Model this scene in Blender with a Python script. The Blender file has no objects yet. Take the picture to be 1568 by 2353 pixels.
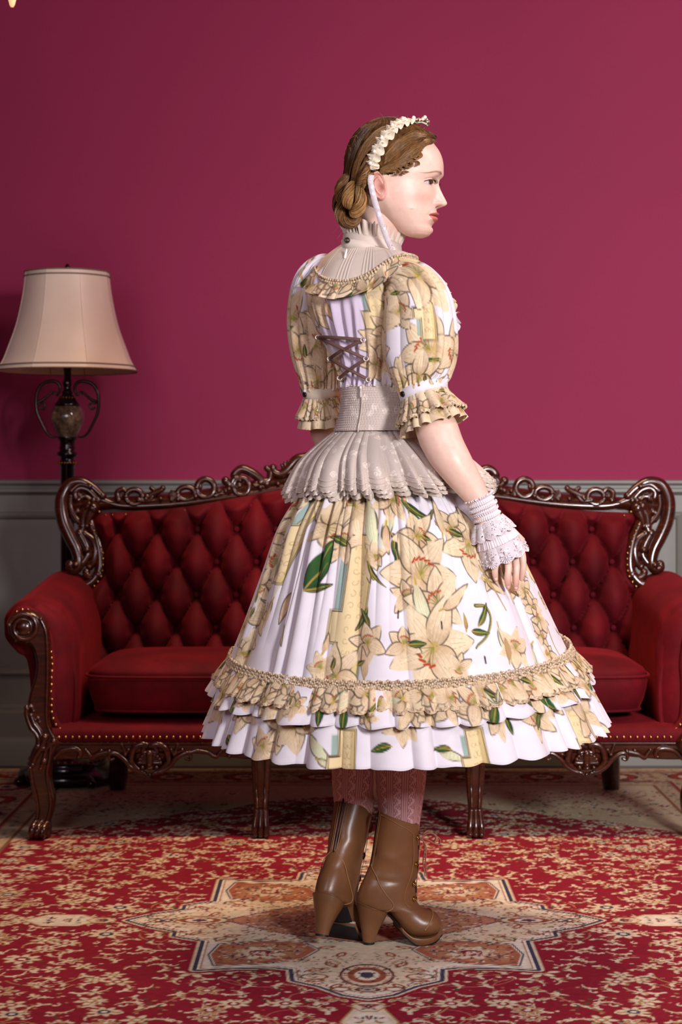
import bpy, math, random
import numpy as np
from mathutils import Vector, Matrix

# ------------------------------------------------------------------ camera, world, lights
F = 4368.0            # focal length in pixels of the 1568 x 2353 frame
CH = 0.975            # camera height
HZ = 1100.0           # horizon row
sc = bpy.context.scene
C = sc.collection
cam_d = bpy.data.cameras.new('camera'); cam = bpy.data.objects.new('camera', cam_d); C.objects.link(cam)
cam.location = (0, 0, CH); cam.rotation_euler = (math.pi/2, 0, 0)
cam_d.sensor_fit = 'HORIZONTAL'; cam_d.sensor_width = 24.0; cam_d.lens = F/1568*24
cam_d.shift_y = -(1176.5-HZ)/1568
cam_d.clip_start = 0.05
cam_d.dof.use_dof = True; cam_d.dof.focus_distance = 3.85; cam_d.dof.aperture_fstop = 6.3
sc.camera = cam
w = bpy.data.worlds.new('world'); sc.world = w; w.use_nodes = True
w.node_tree.nodes['Background'].inputs[0].default_value = (0.9, 0.75, 0.8, 1)
w.node_tree.nodes['Background'].inputs[1].default_value = 0.05
sc.view_settings.view_transform = 'Standard'; sc.view_settings.look = 'None'
sc.view_settings.exposure = 0.0; sc.view_settings.gamma = 1.0; sc.view_settings.use_curve_mapping = False
sc.cycles.use_denoising = True
sc.cycles.max_bounces = 6

def area(name, loc, tgt, sx, sy, energy, col, spread=180):
    d = bpy.data.lights.new(name, 'AREA'); d.shape = 'RECTANGLE'; d.size = sx; d.size_y = sy
    d.energy = energy; d.color = col; d.spread = math.radians(spread)
    o = bpy.data.objects.new(name, d); C.objects.link(o); o.location = loc
    o.rotation_euler = (Vector(tgt)-Vector(loc)).to_track_quat('-Z', 'Y').to_euler()
    return o
area('key_softbox', (1.60, 0.35, 1.85), (1.35, 5.0, 0.95), 0.55, 0.75, 51, (1.0, 0.95, 0.97), 86)
area('warm_ceiling_light', (0.10, 4.85, 2.93), (0.10, 4.75, 0), 1.1, 0.45, 20, (1.0, 0.64, 0.38), 96)
area('bounce_fill', (-2.3, 0.6, 1.9), (0.0, 4.4, 1.2), 1.0, 1.4, 2.5, (0.95, 0.72, 0.95))  # added fill light standing in for magenta bounce on her back
area('near_fill', (-1.1, 1.7, 1.75), (0.0, 4.0, 1.1), 0.7, 0.9, 5.5, (1.0, 0.86, 0.95), 100)
area('wall_wash', (1.9, 3.2, 2.75), (0.9, 6.5, 1.5), 0.9, 0.5, 34, (1.0, 0.80, 0.82))

# ------------------------------------------------------------------ helpers
def at(px, py, Y): return np.array([(px-784)/F*Y, Y, CH-(py-HZ)/F*Y])
def s2l(c):
    c = np.asarray(c, float); return np.where(c <= 0.04045, c/12.92, ((c+0.055)/1.055)**2.4)
def hx(h): return tuple(s2l([int(h[i:i+2], 16)/255 for i in (0, 2, 4)]))
rng = np.random.RandomState(7)

class NT:
    def __init__(s, name):
        s.m = bpy.data.materials.new(name); s.m.use_nodes = True; s.t = s.m.node_tree
        s.b = s.t.nodes['Principled BSDF']
    def n(s, typ, **k):
        nd = s.t.nodes.new(typ)
        for a, v in k.items():
            if a.startswith('_'):
                key = a[1:]; key = int(key) if key.isdigit() else key.replace('_', ' ')
                nd.inputs[key].default_value = v
            else: setattr(nd, a, v)
        return nd
    def l(s, a, b): s.t.links.new(a, b)
    def set(s, **k):
        for a, v in k.items():
            i = s.b.inputs[a.replace('_', ' ')]
            i.default_value = (*v, 1) if (isinstance(v, tuple) and len(v) == 3 and i.type == 'RGBA') else v
    def co(s): return s.n('ShaderNodeTexCoord').outputs['Object']
    def noise(s, scale, detail=3, rough=.5, co=None):
        nd = s.n('ShaderNodeTexNoise', _Scale=scale, _Detail=detail, _Roughness=rough); s.l(co or s.co(), nd.inputs['Vector']); return nd.outputs['Fac']
    def ramp(s, fac, stops):
        r = s.n('ShaderNodeValToRGB'); el = r.color_ramp.elements
        while len(el) < len(stops): el.new(.5)
        for e, (p, c) in zip(el, stops):
            e.position = p; e.color = (*c, 1) if len(c) == 3 else c
        s.l(fac, r.inputs[0]); return r.outputs['Color']
    def bump(s, h, strength, dist, normal=None):
        b = s.n('ShaderNodeBump', _Strength=strength, _Distance=dist); s.l(h, b.inputs['Height'])
        if normal: s.l(normal, b.inputs['Normal'])
        s.l(b.outputs[0], s.b.inputs['Normal']); return b.outputs[0]
    def mix(s, a, b, fac, blend='MIX'):
        m = s.n('ShaderNodeMix', data_type='RGBA', blend_type=blend)
        for v, i in ((fac, 0), (a, 6), (b, 7)):
            if hasattr(v, 'is_output'): s.l(v, m.inputs[i])
            else: m.inputs[i].default_value = (*v, 1) if isinstance(v, tuple) and len(v) == 3 else v
        return m.outputs[2]
    def attr(s): return s.n('ShaderNodeVertexColor', layer_name='Col').outputs['Color']
    def math(s, op, a, b=0.0, clamp=False):
        m = s.n('ShaderNodeMath', operation=op, use_clamp=clamp)
        for v, i in ((a, 0), (b, 1)):
            if hasattr(v, 'is_output'): s.l(v, m.inputs[i])
            else: m.inputs[i].default_value = v
        return m.outputs[0]

def simple(name, col, rough=.5, metal=0., var=.15, scale=40, bump=0., bscale=200, sheen=0., coat=0., spec=.5, attr=False, sheencol=None):
    m = NT(name); m.set(Roughness=rough, Metallic=metal)
    m.b.inputs['Specular IOR Level'].default_value = spec
    f = m.noise(scale)
    base = m.attr() if attr else col
    if attr:
        dark = m.mix(base, (0, 0, 0), 1.0, 'MIX') if False else None
        m.l(m.mix(base, m.ramp(f, [(.25, (1-var,)*3), (.75, (1, 1, 1))]), 1.0, 'MULTIPLY'), m.b.inputs['Base Color'])
    else:
        m.l(m.ramp(f, [(.25, tuple(c*(1-var) for c in col)), (.75, tuple(min(1, c*(1+var)) for c in col))]), m.b.inputs['Base Color'])
    if bump: m.bump(m.noise(bscale, 2), bump, .002)
    if sheen:
        m.b.inputs['Sheen Weight'].default_value = sheen; m.b.inputs['Sheen Roughness'].default_value = .35
        m.b.inputs['Sheen Tint'].default_value = (*(sheencol or col), 1)
    if coat: m.b.inputs['Coat Weight'].default_value = coat; m.b.inputs['Coat Roughness'].default_value = .12
    return m.m

def norm(v): v = np.asarray(v, float); return v/(np.linalg.norm(v, axis=-1, keepdims=True)+1e-12)
def crom(P, n):
    """Catmull-Rom through the rows of P, n samples per span"""
    P = np.asarray(P, float); Q = np.vstack([2*P[0]-P[1], P, 2*P[-1]-P[-2]]); out = []
    for i in range(1, len(Q)-2):
        t = np.linspace(0, 1, n, endpoint=False)[:, None]; a, b, c, d = Q[i-1], Q[i], Q[i+1], Q[i+2]
        out.append(.5*((2*b)+(-a+c)*t+(2*a-5*b+4*c-d)*t**2+(-a+3*b-3*c+d)*t**3))
    return np.vstack(out+[P[-1:]])
def interp(xs, ys, x):
    """smooth (Catmull-Rom / Hermite) interpolation of a table"""
    xs = np.asarray(xs, float); ys = np.asarray(ys, float); x = np.clip(np.asarray(x, float), xs[0], xs[-1])
    m = np.gradient(ys, xs) if len(xs) > 2 else np.full(2, (ys[1]-ys[0])/(xs[1]-xs[0]))
    i = np.clip(np.searchsorted(xs, x)-1, 0, len(xs)-2); h = xs[i+1]-xs[i]; t = (x-xs[i])/h
    return (2*t**3-3*t**2+1)*ys[i]+(t**3-2*t**2+t)*h*m[i]+(-2*t**3+3*t**2)*ys[i+1]+(t**3-t**2)*h*m[i+1]
def sm(a, b, x): t = np.clip((np.asarray(x, float)-a)/(b-a), 0, 1); return t*t*(3-2*t)
def gs(x, s): return np.exp(-(np.asarray(x)/s)**2)

class MB:
    """collects vertices, faces and vertex colours, links them as ONE mesh object"""
    def __init__(s): s.v = []; s.f = []; s.c = []; s.n = 0
    def add(s, V, Fc, col=None):
        V = np.asarray(V, float).reshape(-1, 3)
        s.v.append(V); s.f.append((np.asarray(Fc) + s.n)) if not isinstance(Fc, list) else s.f.append([tuple(i+s.n for i in f) for f in Fc])
        c = np.ones((len(V), 3)) if col is None else np.broadcast_to(np.asarray(col, float), (len(V), 3))
        s.c.append(c); s.n += len(V); return s
    def grid(s, P, cu=False, cv=False, col=None, flip=False):
        nu, nv = P.shape[:2]; idx = np.arange(nu*nv).reshape(nu, nv)
        a = idx if cu is False else np.vstack([idx, idx[:1]])
        if cv: a = np.hstack([a, a[:, :1]])
        q = np.stack([a[:-1, :-1], a[1:, :-1], a[1:, 1:], a[:-1, 1:]], -1).reshape(-1, 4)
        if flip: q = q[:, ::-1]
        if col is not None and np.ndim(col) == 3: col = np.asarray(col).reshape(-1, 3)
        return s.add(P.reshape(-1, 3), q, col)
    def tube(s, path, r, k=8, col=None, cap=True, flat=1.0, up=None):
        path = np.asarray(path, float); n = len(path); r = np.broadcast_to(np.asarray(r, float), (n,))
        T = norm(np.gradient(path, axis=0)); u = np.zeros((n, 3)); ref = np.array(up if up is not None else (0, 0, 1.), float)
        if up is None:
            if abs(T[0] @ ref) > .9: ref = np.array((1., 0, 0))
            u[0] = norm(ref-T[0]*(ref@T[0]))
            for i in range(1, n): u[i] = norm(u[i-1]-T[i]*(u[i-1]@T[i]))
        else:
            u = norm(ref[None]-T*(T@ref)[:, None])
        b = np.cross(T, u); th = np.linspace(0, 2*np.pi, k, endpoint=False)
        P = path[:, None]+r[:, None, None]*(flat*np.cos(th)[None, :, None]*u[:, None]+np.sin(th)[None, :, None]*b[:, None])
        if col is not None and np.ndim(col) == 2: col = np.repeat(np.asarray(col)[:, None], k, 1).reshape(-1, 3)
        base = s.n; s.grid(P, cv=True, col=col)
        if cap: s.f.append([tuple(base+np.arange(k)[::-1]), tuple(base+(n-1)*k+np.arange(k))])
        return s
    def ball(s, c, r, nu=10, nv=6, col=None, R=None):
        r = np.broadcast_to(np.asarray(r, float), (3,)); th = np.linspace(0, 2*np.pi, nu, endpoint=False); ph = np.linspace(.02, np.pi-.02, nv)
        P = np.stack([np.sin(ph)[:, None]*np.cos(th), np.sin(ph)[:, None]*np.sin(th), np.cos(ph)[:, None]+0*th], -1)*r
        if R is not None: P = P@np.asarray(R).T
        return s.grid(P+np.asarray(c), cv=True, col=col, flip=True)
    def box(s, a, b, col=None):
        x0, y0, z0 = a; x1, y1, z1 = b
        V = [(x0, y0, z0), (x1, y0, z0), (x1, y1, z0), (x0, y1, z0), (x0, y0, z1), (x1, y0, z1), (x1, y1, z1), (x0, y1, z1)]
        return s.add(V, [(0, 3, 2, 1), (4, 5, 6, 7), (0, 1, 5, 4), (1, 2, 6, 5), (2, 3, 7, 6), (3, 0, 4, 7)], col)
    def lathe(s, prof, c=(0, 0, 0), k=40, mod=None, col=None):
        prof = np.asarray(prof, float); th = np.linspace(0, 2*np.pi, k, endpoint=False)
        r = prof[:, 0:1]*(1 if mod is None else mod(th)[None]); P = np.stack([r*np.cos(th), r*np.sin(th), np.repeat(prof[:, 1:2], k, 1)], -1)
        return s.grid(P+np.asarray(c), cv=True, col=col, flip=True)
    def prism(s, poly, y0, y1, col=None, bev=0.0):
        """outline in (x,z), extruded in y, the front (y0) edge bevelled"""
        poly = np.asarray(poly, float); n = len(poly)
        T = norm(np.roll(poly, -1, 0)-np.roll(poly, 1, 0)); N = np.stack([T[:, 1], -T[:, 0]], 1)
        area2 = np.sum(poly[:, 0]*np.roll(poly[:, 1], -1)-np.roll(poly[:, 0], -1)*poly[:, 1])
        if area2 < 0: N = -N
        ins = poly-N*bev
        L = [np.stack([p[:, 0], np.full(n, y), p[:, 1]], 1) for p, y in ((poly, y1), (poly, y0+bev), (ins, y0))]
        V = np.vstack(L); f = []
        for k in range(2):
            for i in range(n):
                j = (i+1) % n; f.append((k*n+i, k*n+j, (k+1)*n+j, (k+1)*n+i))
        f.append(tuple(2*n+np.arange(n))); f.append(tuple(np.arange(n)[::-1]))
        if area2 < 0: f = [t[::-1] for t in f]
        return s.add(V, f, col)
    def build(s, name, material, parent=None, smooth=True, sharp=None, kind=None, label=None, xf=None, mirror=False, useattr=False):
        V = np.vstack(s.v)
        if xf is not None: V = xf(V)
        sizes = []; loops = []
        for f in s.f:
            if isinstance(f, list):
                for t in f: sizes.append(np.array([len(t)])); loops.append(np.asarray(t))
            else:
                sizes.append(np.full(len(f), f.shape[1])); loops.append(f.ravel())
        sizes = np.concatenate(sizes); loops = np.concatenate(loops).astype(np.int32)
        if mirror:
            st = np.concatenate([[0], np.cumsum(sizes)]); 
            for sz in np.unique(sizes):
                k = np.where(sizes == sz)[0]; ix = st[k][:, None]+np.arange(sz); loops[ix] = loops[ix[:, ::-1]]
        me = bpy.data.meshes.new(name); me.vertices.add(len(V)); me.vertices.foreach_set('co', V.astype(np.float32).ravel())
        me.loops.add(len(loops)); me.loops.foreach_set('vertex_index', loops)
        me.polygons.add(len(sizes)); me.polygons.foreach_set('loop_start', np.concatenate([[0], np.cumsum(sizes)[:-1]]).astype(np.int32))
        me.polygons.foreach_set('use_smooth', np.full(len(sizes), bool(smooth)))
        me.update(calc_edges=True); me.validate()
        if useattr:
            a = me.color_attributes.new('Col', 'FLOAT_COLOR', 'POINT'); c = np.hstack([np.vstack(s.c), np.ones((len(V), 1))])
            a.data.foreach_set('color', c.astype(np.float32).ravel())
        if sharp and smooth: me.set_sharp_from_angle(angle=math.radians(sharp))
        me.materials.append(material)
        return place(bpy.data.objects.new(name, me), parent, kind, label)

def place(o, parent=None, kind=None, label=None):
    C.objects.link(o)
    if parent is not None:
        o.parent = parent
        if parent.type == 'EMPTY': o.matrix_parent_inverse = Matrix.Translation(-parent.location)
    if kind: o['kind'] = kind
    if label: o['label'] = label
    return o
def thing(name, label, cat, loc=(0, 0, 0), group=None):
    o = bpy.data.objects.new(name, None); C.objects.link(o); o.location = loc; o.empty_display_size = .1
    o['label'] = label; o['category'] = cat
    if group: o['group'] = group
    return o

# value noise and a bucketed painter that colours dense cloth / carpet meshes vertex by vertex
_perm = np.random.RandomState(3).rand(256, 256)
def vnoise(x, y, s=1.0, seed=0):
    x = np.asarray(x)*s+seed*17.3; y = np.asarray(y)*s+seed*7.7; i = np.floor(x).astype(int); j = np.floor(y).astype(int); u = x-i; v = y-j
    u = u*u*(3-2*u); v = v*v*(3-2*v); g = lambda a, b: _perm[a & 255, b & 255]
    return (g(i, j)*(1-u)+g(i+1, j)*u)*(1-v)+(g(i, j+1)*(1-u)+g(i+1, j+1)*u)*v
class Paint:
    def __init__(s, x, y, base, cell=.05, aa=.0009):
        s.x = x.ravel(); s.y = y.ravel(); s.aa = aa; s.col = np.empty((len(s.x), 3)); s.col[:] = base; s.cell = cell
        s.x0 = s.x.min(); s.y0 = s.y.min(); s.nx = int((s.x.max()-s.x0)/cell)+2; s.ny = int((s.y.max()-s.y0)/cell)+2
        k = ((s.x-s.x0)/cell).astype(int)*s.ny+((s.y-s.y0)/cell).astype(int)
        s.o = np.argsort(k, kind='stable'); s.st = np.searchsorted(k[s.o], np.arange(s.nx*s.ny+1))
    def near(s, cx, cy, r):
        i0 = max(0, int((cx-r-s.x0)/s.cell)); i1 = min(s.nx-1, int((cx+r-s.x0)/s.cell))
        j0 = max(0, int((cy-r-s.y0)/s.cell)); j1 = min(s.ny-1, int((cy+r-s.y0)/s.cell))
        if i1 < i0 or j1 < j0 or cx+r < s.x0 or cy+r < s.y0: return np.zeros(0, int)
        return np.concatenate([s.o[s.st[i*s.ny+j0]:s.st[i*s.ny+j1+1]] for i in range(i0, i1+1)])
    def blend(s, ix, mask, col):
        m = np.clip(mask, 0, 1)[:, None]; s.col[ix] = s.col[ix]*(1-m)+np.asarray(col)*m
    def ell(s, cx, cy, a, b, rot, col, ol=None, ow=.001):
        ix = s.near(cx, cy, max(a, b)+ow)
        if not len(ix): return
        dx, dy = s.x[ix]-cx, s.y[ix]-cy; c, t = math.cos(rot), math.sin(rot); u, v = (dx*c+dy*t)/a, (-dx*t+dy*c)/b
        d = (1-np.sqrt(u*u+v*v))*min(a, b)
        if ol is not None: s.blend(ix, (d+ow)/s.aa+.5, ol)
        s.blend(ix, d/s.aa+.5, col)
    def stroke(s, pts, w0, w1, col):
        pts = np.asarray(pts, float); c = pts.mean(0); r = np.abs(pts-c).max()+max(w0, w1)+.002; ix = s.near(c[0], c[1], r)
        if not len(ix): return
        x, y = s.x[ix], s.y[ix]; best = np.full(len(ix), -1.)
        n = len(pts)-1
        for k in range(n):
            a, b = pts[k], pts[k+1]; ab = b-a; t = np.clip(((x-a[0])*ab[0]+(y-a[1])*ab[1])/(ab@ab+1e-12), 0, 1)
            d = np.hypot(x-a[0]-t*ab[0], y-a[1]-t*ab[1]); wd = w0+(w1-w0)*(k+t)/n
            best = np.maximum(best, wd-d)
        s.blend(ix, best/s.aa+.5, col)
    def poly(s, P, col, inset=0.0):
        P = np.asarray(P, float); c = P.mean(0); ix = s.near(c[0], c[1], np.abs(P-c).max()+.003)
        if not len(ix): return
        x, y = s.x[ix], s.y[ix]; ins = np.zeros(len(ix), bool); dm = np.full(len(ix), 9.)
        for k in range(len(P)):
            a, b = P[k], P[(k+1) % len(P)]; ab = b-a
            cr = ((a[1] > y) != (b[1] > y)) & (x < (b[0]-a[0])*(y-a[1])/((b[1]-a[1]) if abs(b[1]-a[1]) > 1e-9 else 1e-9)+a[0]); ins ^= cr
            t = np.clip(((x-a[0])*ab[0]+(y-a[1])*ab[1])/(ab@ab+1e-12), 0, 1); dm = np.minimum(dm, np.hypot(x-a[0]-t*ab[0], y-a[1]-t*ab[1]))
        s.blend(ix, (np.where(ins, dm, -dm)-inset)/s.aa+.5, col)
# ------------------------------------------------------------------ room shell
def plaster():
    m = NT('magenta_wall_paint'); m.set(Roughness=.62)
    m.b.inputs['Specular IOR Level'].default_value = .15
    big = m.noise(1.1, 3); fine = m.noise(260, 2)
    c = m.mix(hx('942c50'), hx('9c2f55'), m.ramp(big, [(.3, (0, 0, 0)), (.7, (1, 1, 1))]))
    c = m.mix(c, hx('7e1f44'), m.ramp(fine, [(.45, (0, 0, 0)), (.8, (.55,)*3)]))
    m.l(c, m.b.inputs['Base Color']); m.bump(fine, .25, .0015); return m.m
M_wall = plaster()
M_panel = simple('grey_green_panel_paint', hx('7b7c76'), .42, var=.10, scale=6, bump=.06, bscale=90)
M_ceil = simple('ceiling_paint', hx('8a7f7c'), .8, var=.05)
def planks():
    m = NT('dark_floor_wood'); m.set(Roughness=.35)
    w = m.n('ShaderNodeTexNoise', _Scale=6., _Detail=6.); mp = m.n('ShaderNodeMapping'); mp.inputs['Scale'].default_value = (1, 14, 1)
    m.l(m.co(), mp.inputs[0]); m.l(mp.outputs[0], w.inputs['Vector'])
    m.l(m.ramp(w.outputs['Fac'], [(.3, hx('2a1710')), (.7, hx('4a2c1c'))]), m.b.inputs['Base Color']); return m.m
M_floor = planks()
X0, X1, Y0, YW, ZC = -2.9, 2.9, -1.0, 6.5, 3.0
MB().box((X0, Y0, -.05), (X1, YW+.1, 0)).build('floor', M_floor, smooth=False, kind='structure')
MB().box((X0, Y0, ZC), (X1, YW+.1, ZC+.08)).build('ceiling', M_ceil, smooth=False, kind='structure')
MB().box((X0, YW, 0), (X1, YW+.1, ZC)).build('wall_back', M_wall, smooth=False, kind='structure')
MB().box((X0-.1, Y0, 0), (X0, YW+.1, ZC)).build('wall_left', M_wall, smooth=False, kind='structure')
MB().box((X1, Y0, 0), (X1+.1, YW+.1, ZC)).build('wall_right', M_wall, smooth=False, kind='structure')
# wainscot on the back wall: field board, raised panels with mouldings, chair rail, baseboard
wt = .972
def strip(prof, x0, x1):
    """moulding profile (depth, z) swept along x at the back wall"""
    P = np.array([[(x, YW-d, z) for d, z in prof] for x in (x0, x1)]); return P
def mould(name, prof, x0=X0, x1=X1):
    b = MB(); b.grid(strip(prof, x0, x1), flip=True); return b.build(name, M_panel, sharp=30, kind='structure')
MB().box((X0, YW-.012, .1), (X1, YW-.0005, wt-.03)).build('trim_1', M_panel, smooth=False, kind='structure')
mould('trim_2', [(0, wt), (.030, wt), (.038, wt-.004), (.040, wt-.012), (.034, wt-.018), (.024, wt-.020), (.024, wt-.028), (.030, wt-.032), (.030, wt-.042), (.022, wt-.046), (.014, wt-.052), (.010, wt-.056)])
mould('baseboard_back', [(0, .205), (.016, .203), (.022, .196), (.022, .186), (.028, .178), (.028, .095), (.040, .088), (.042, .078), (.042, 0)])
def frame(x0, x1, z0, z1, name):
    b = MB(); pr = [(.012, 0), (.020, .004), (.024, .012), (.020, .020), (.012, .026), (.008, .030)]
    L = []
    for d, o in pr: L.append([(x0+o, YW-d, z0+o), (x1-o, YW-d, z0+o), (x1-o, YW-d, z1-o), (x0+o, YW-d, z1-o)])
    b.grid(np.array(L), cv=True, flip=False)
    o = .07; d0, d1 = .008, .020      # raised centre field
    L = [[(x0+a, YW-d, z0+a), (x1-a, YW-d, z0+a), (x1-a, YW-d, z1-a), (x0+a, YW-d, z1-a)] for d, a in ((.012, .030), (.0125, .04), (.0128, .05))]
    b.grid(np.array(L), cv=True)
    b.add(L[-1], [(0, 1, 2, 3)])
    return b.build(name, M_panel, smooth=False, kind='structure')
zt, zb = CH-(1176-HZ)/672., .30
for k, (a, b_) in enumerate(((-2.75, -1.46), (-1.34, 1.168), (1.29, 2.8))): frame(a, b_, zb, zt, 'trim_%d' % (k+3))

# ------------------------------------------------------------------ the patterned rug
RX, RY = .0505, 4.159
HW, HL, FW, FL = 1.30, 2.20, .93, 1.72
def rug():
    xs = np.concatenate([np.linspace(-HW, -.76, 100, endpoint=False), np.linspace(-.76, .76, 560, endpoint=False), np.linspace(.76, HW, 101)]); nx = len(xs)
    # finer rows where the rug is near, wider far back
    ys = [-.86]
    while ys[-1] < HL: ys.append(ys[-1]+.0046+.0036*max(0, (ys[-1]+.6)))
    ys = np.array([-HL, -1.8, -1.4, -1.1]+ys); ys[-1] = HL
    X, Y = np.meshgrid(xs, ys, indexing='ij')
    red = np.array(hx('8c152c')); cream = np.array(hx('ddccb2')); tan = np.array(hx('b08a5c')); rust = np.array(hx('9c5138')); navy = np.array(hx('3b3f55')); green = np.array(hx('4a5236')); brown = np.array(hx('5a2420')); pale = np.array(hx('e6dccb')); rose = np.array(hx('b0665c'))
    p = Paint(np.abs(X), np.abs(Y), red, aa=.0022)
    R = np.random.RandomState(5)
    def flower(x, y, r, kind):
        n = 8 if kind % 2 else 6; c = cream if R.rand() < .7 else tan; rot = R.rand()
        for k in range(n):
            a = rot+k*2*np.pi/n; p.ell(x+r*.6*math.cos(a), y+r*.6*math.sin(a), r*.42, r*.2, a, c, tan if c is not tan else pale, .0012)
        p.ell(x, y, r*.42, r*.42, 0, [tan, red, rust, navy][kind % 4]); p.ell(x, y, r*.2, r*.2, 0, pale)
    def leafy(x, y, L, a):
        n = 5; pts = [(x+L*t*math.cos(a+1.1*t), y+L*t*math.sin(a+1.1*t)) for t in np.linspace(0, 1, n+1)]
        p.stroke(pts, .0048, .0015, cream)
        for k in range(1, n):
            for sgn in (-1, 1):
                q = a+1.1*k/n+sgn*.9; l = L*.26*(1-k/(n+2)); p.ell(pts[k][0]+l*.6*math.cos(q), pts[k][1]+l*.6*math.sin(q), l*.6, l*.22, q, cream if k % 2 else tan)
    # vines
    for k in range(60):
        x, y = R.rand()*FW, R.rand()*FL; a = R.rand()*6.3; pts = [(x, y)]; cv = (R.rand()-.5)*1.2
        for j in range(9): a += cv; x += .022*math.cos(a); y += .022*math.sin(a); pts.append((x, y))
        p.stroke(pts, .0018, .0018, tan if k % 3 else rose)
    pts = []
    tries = 0
    while len(pts) < 470 and tries < 22000:
        tries += 1; q = (R.rand()*(FW-.02), R.rand()*(FL-.02)); r = R.choice([.036, .028, .022, .016])
        if all((q[0]-a)**2+(q[1]-b)**2 > (.78*(r+c))**2*1.35 for a, b, c in pts): pts.append((*q, r))
    for k, (x, y, r) in enumerate(pts):
        if r > .02 and k % 2: flower(x, y, r*1.05, R.randint(8))
        elif r > .015: leafy(x-.012, y-.012, r*2.2, R.rand()*6.3)
        else: flower(x, y, r, R.randint(8))
    for k in range(900):
        x, y = R.rand()*FW, R.rand()*FL; r = .002+.003*R.rand(); p.ell(x, y, r*1.5, r, R.rand()*3, [cream, tan, cream, rose, green][R.randint(5)])
    for k in range(300):
        x, y = R.rand()*FW, R.rand()*FL; a = R.rand()*6.3; pt = [(x+.012*t*math.cos(a+2.2*t), y+.012*t*math.sin(a+2.2*t)) for t in (0, .35, .7, 1, 1.3)]
        p.stroke(pt, .0036, .0014, cream)
    # lozenge pendants on the long axis
    for (lx, ly, a, b) in ((.66, 0, .085, .052), (0, .78, .05, .1), (.575, 0, .03, .022), (0, .68, .03, .03)):
        P = [(lx+a, ly), (lx+a*.45, ly+b), (lx-a*.45, ly+b), (lx-a, ly), (lx-a*.45, ly-b), (lx+a*.45, ly-b)]
        p.poly(P, tan, -.004); p.poly(P, cream, .0); p.poly(P, pale, .010)
        for k in range(26):
            q = R.rand(2)*2-1; p.ell(lx+q[0]*a*.5, ly+q[1]*b*.55, .007, .0028, R.rand()*3, [navy, rust, red, tan, brown][k % 5])
    # centre medallion, quadrant outline mirrored by |x| |y|
    Q = [(0, 0), (.515, 0), (.46, .06), (.40, .10), (.40, .145), (.335, .185), (.335, .42), (.26, .405), (.18, .40), (.145, .415), (.14, .50), (.09, .54), (.045, .60), (0, .625)]
    Qn = [(-.3, -.3), (.9, -.3)]
    def med(ins, col):
        P = np.array([(-.2, -.2), (.53, -.2)]+[q for q in Q[1:-1]]+[(0, .625), (-.2, .5)]); p.poly(P, col, ins)
    med(-.026, red); med(-.015, cream); med(-.009, navy); med(.0, pale); med(.006, rust); med(.0085, pale); med(.028, cream); 
    def dots(cx, cy, a, b, n, cols, s=.006):
        for k in range(n):
            q = R.rand(2)*2-1; p.ell(cx+q[0]*a, cy+q[1]*b, s*(.6+R.rand()), s*.5, R.rand()*3, cols[k % len(cols)])
    # tan corner boxes
    B = [(.13, .20), (.21, .185), (.30, .215), (.315, .30), (.30, .385), (.20, .37), (.13, .33), (.10, .26)]
    p.poly(B, navy, -.007); p.poly(B, pale, -.003); p.poly(B, hx('a8664c'), .0); p.poly(B, hx('b57c5c'), .02)
    flower(.215, .285, .055, 1); dots(.21, .285, .09, .08, 220, [cream, brown, rose, tan, navy], .005)
    # inner lozenge
    L = [(-.1, -.1), (.30, -.1), (.30, 0), (.24, .06), (.17, .12), (.09, .16), (0, .20), (-.1, .2)]
    p.poly(L, navy, -.006); p.poly(L, rose, -.002); p.poly(L, hx('b98468'), .004)
    dots(.12, .05, .14, .09, 420, [cream, rust, brown, pale, tan, navy], .0045)
    for r, c in ((.085, pale), (.078, brown), (.055, cream), (.035, rust), (.018, pale)): p.ell(0, 0, r*1.25, r, 0, c)
    for k in range(10): a = k*math.pi/18; p.ell(.082*math.cos(a), .066*math.sin(a), .009, .006, a, cream)
    # tip palmettes
    for (lx, ly, sx, sy) in ((.36, 0, .055, .032), (0, .46, .045, .07), (.44, 0, .028, .018), (0, .565, .03, .018)):
        p.ell(lx, ly, sx*1.2, sy*1.2, 0, brown); p.ell(lx, ly, sx*1.08, sy*1.08, 0, cream); p.ell(lx, ly, sx*.85, sy*.85, 0, rust if sx > .03 else brown); p.ell(lx, ly, sx*.55, sy*.55, 0, pale); p.ell(lx, ly, sx*.3, sy*.3, 0, navy)
    for (x, y, a) in ((.10, .42, .5), (.33, .06, 2.), (.36, .12, 1.), (.07, .38, 2.2), (.10, .50, .2), (.06, .54, 1.), (.28, .14, .3), (.05, .30, 1.2), (.08, .24, .4)):
        p.ell(x, y, .020, .010, a, rust); p.ell(x, y, .010, .004, a, pale)
        p.stroke([(x+.03*t*math.cos(a+2*t), y+.03*t*math.sin(a+2*t)) for t in (0, .4, .8, 1.2)], .0022, .0015, tan)
    dots(.38, .06, .10, .07, 120, [red, navy, tan, rust, brown], .0042); dots(.07, .45, .07, .14, 170, [red, navy, tan, rust, green, brown], .0042); dots(.2, .17, .16, .03, 80, [green, rust, tan], .005)
    for (x, y, s) in ((.10, .47, 1.), (.20, .43, .8), (.40, .125, 1.), (.455, .03, .8), (.29, .17, .9), (.05, .56, .7)):
        for sg in (-1, 1): p.stroke([(x+s*.030*(1-t*.3)*math.cos(sg*4.2*t+k0), y+s*.022*(1-t*.3)*math.sin(sg*4.2*t+k0)) for k0 in (.6,) for t in np.linspace(0, 1, 9)], .0028, .0014, rust if sg > 0 else green)
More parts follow.
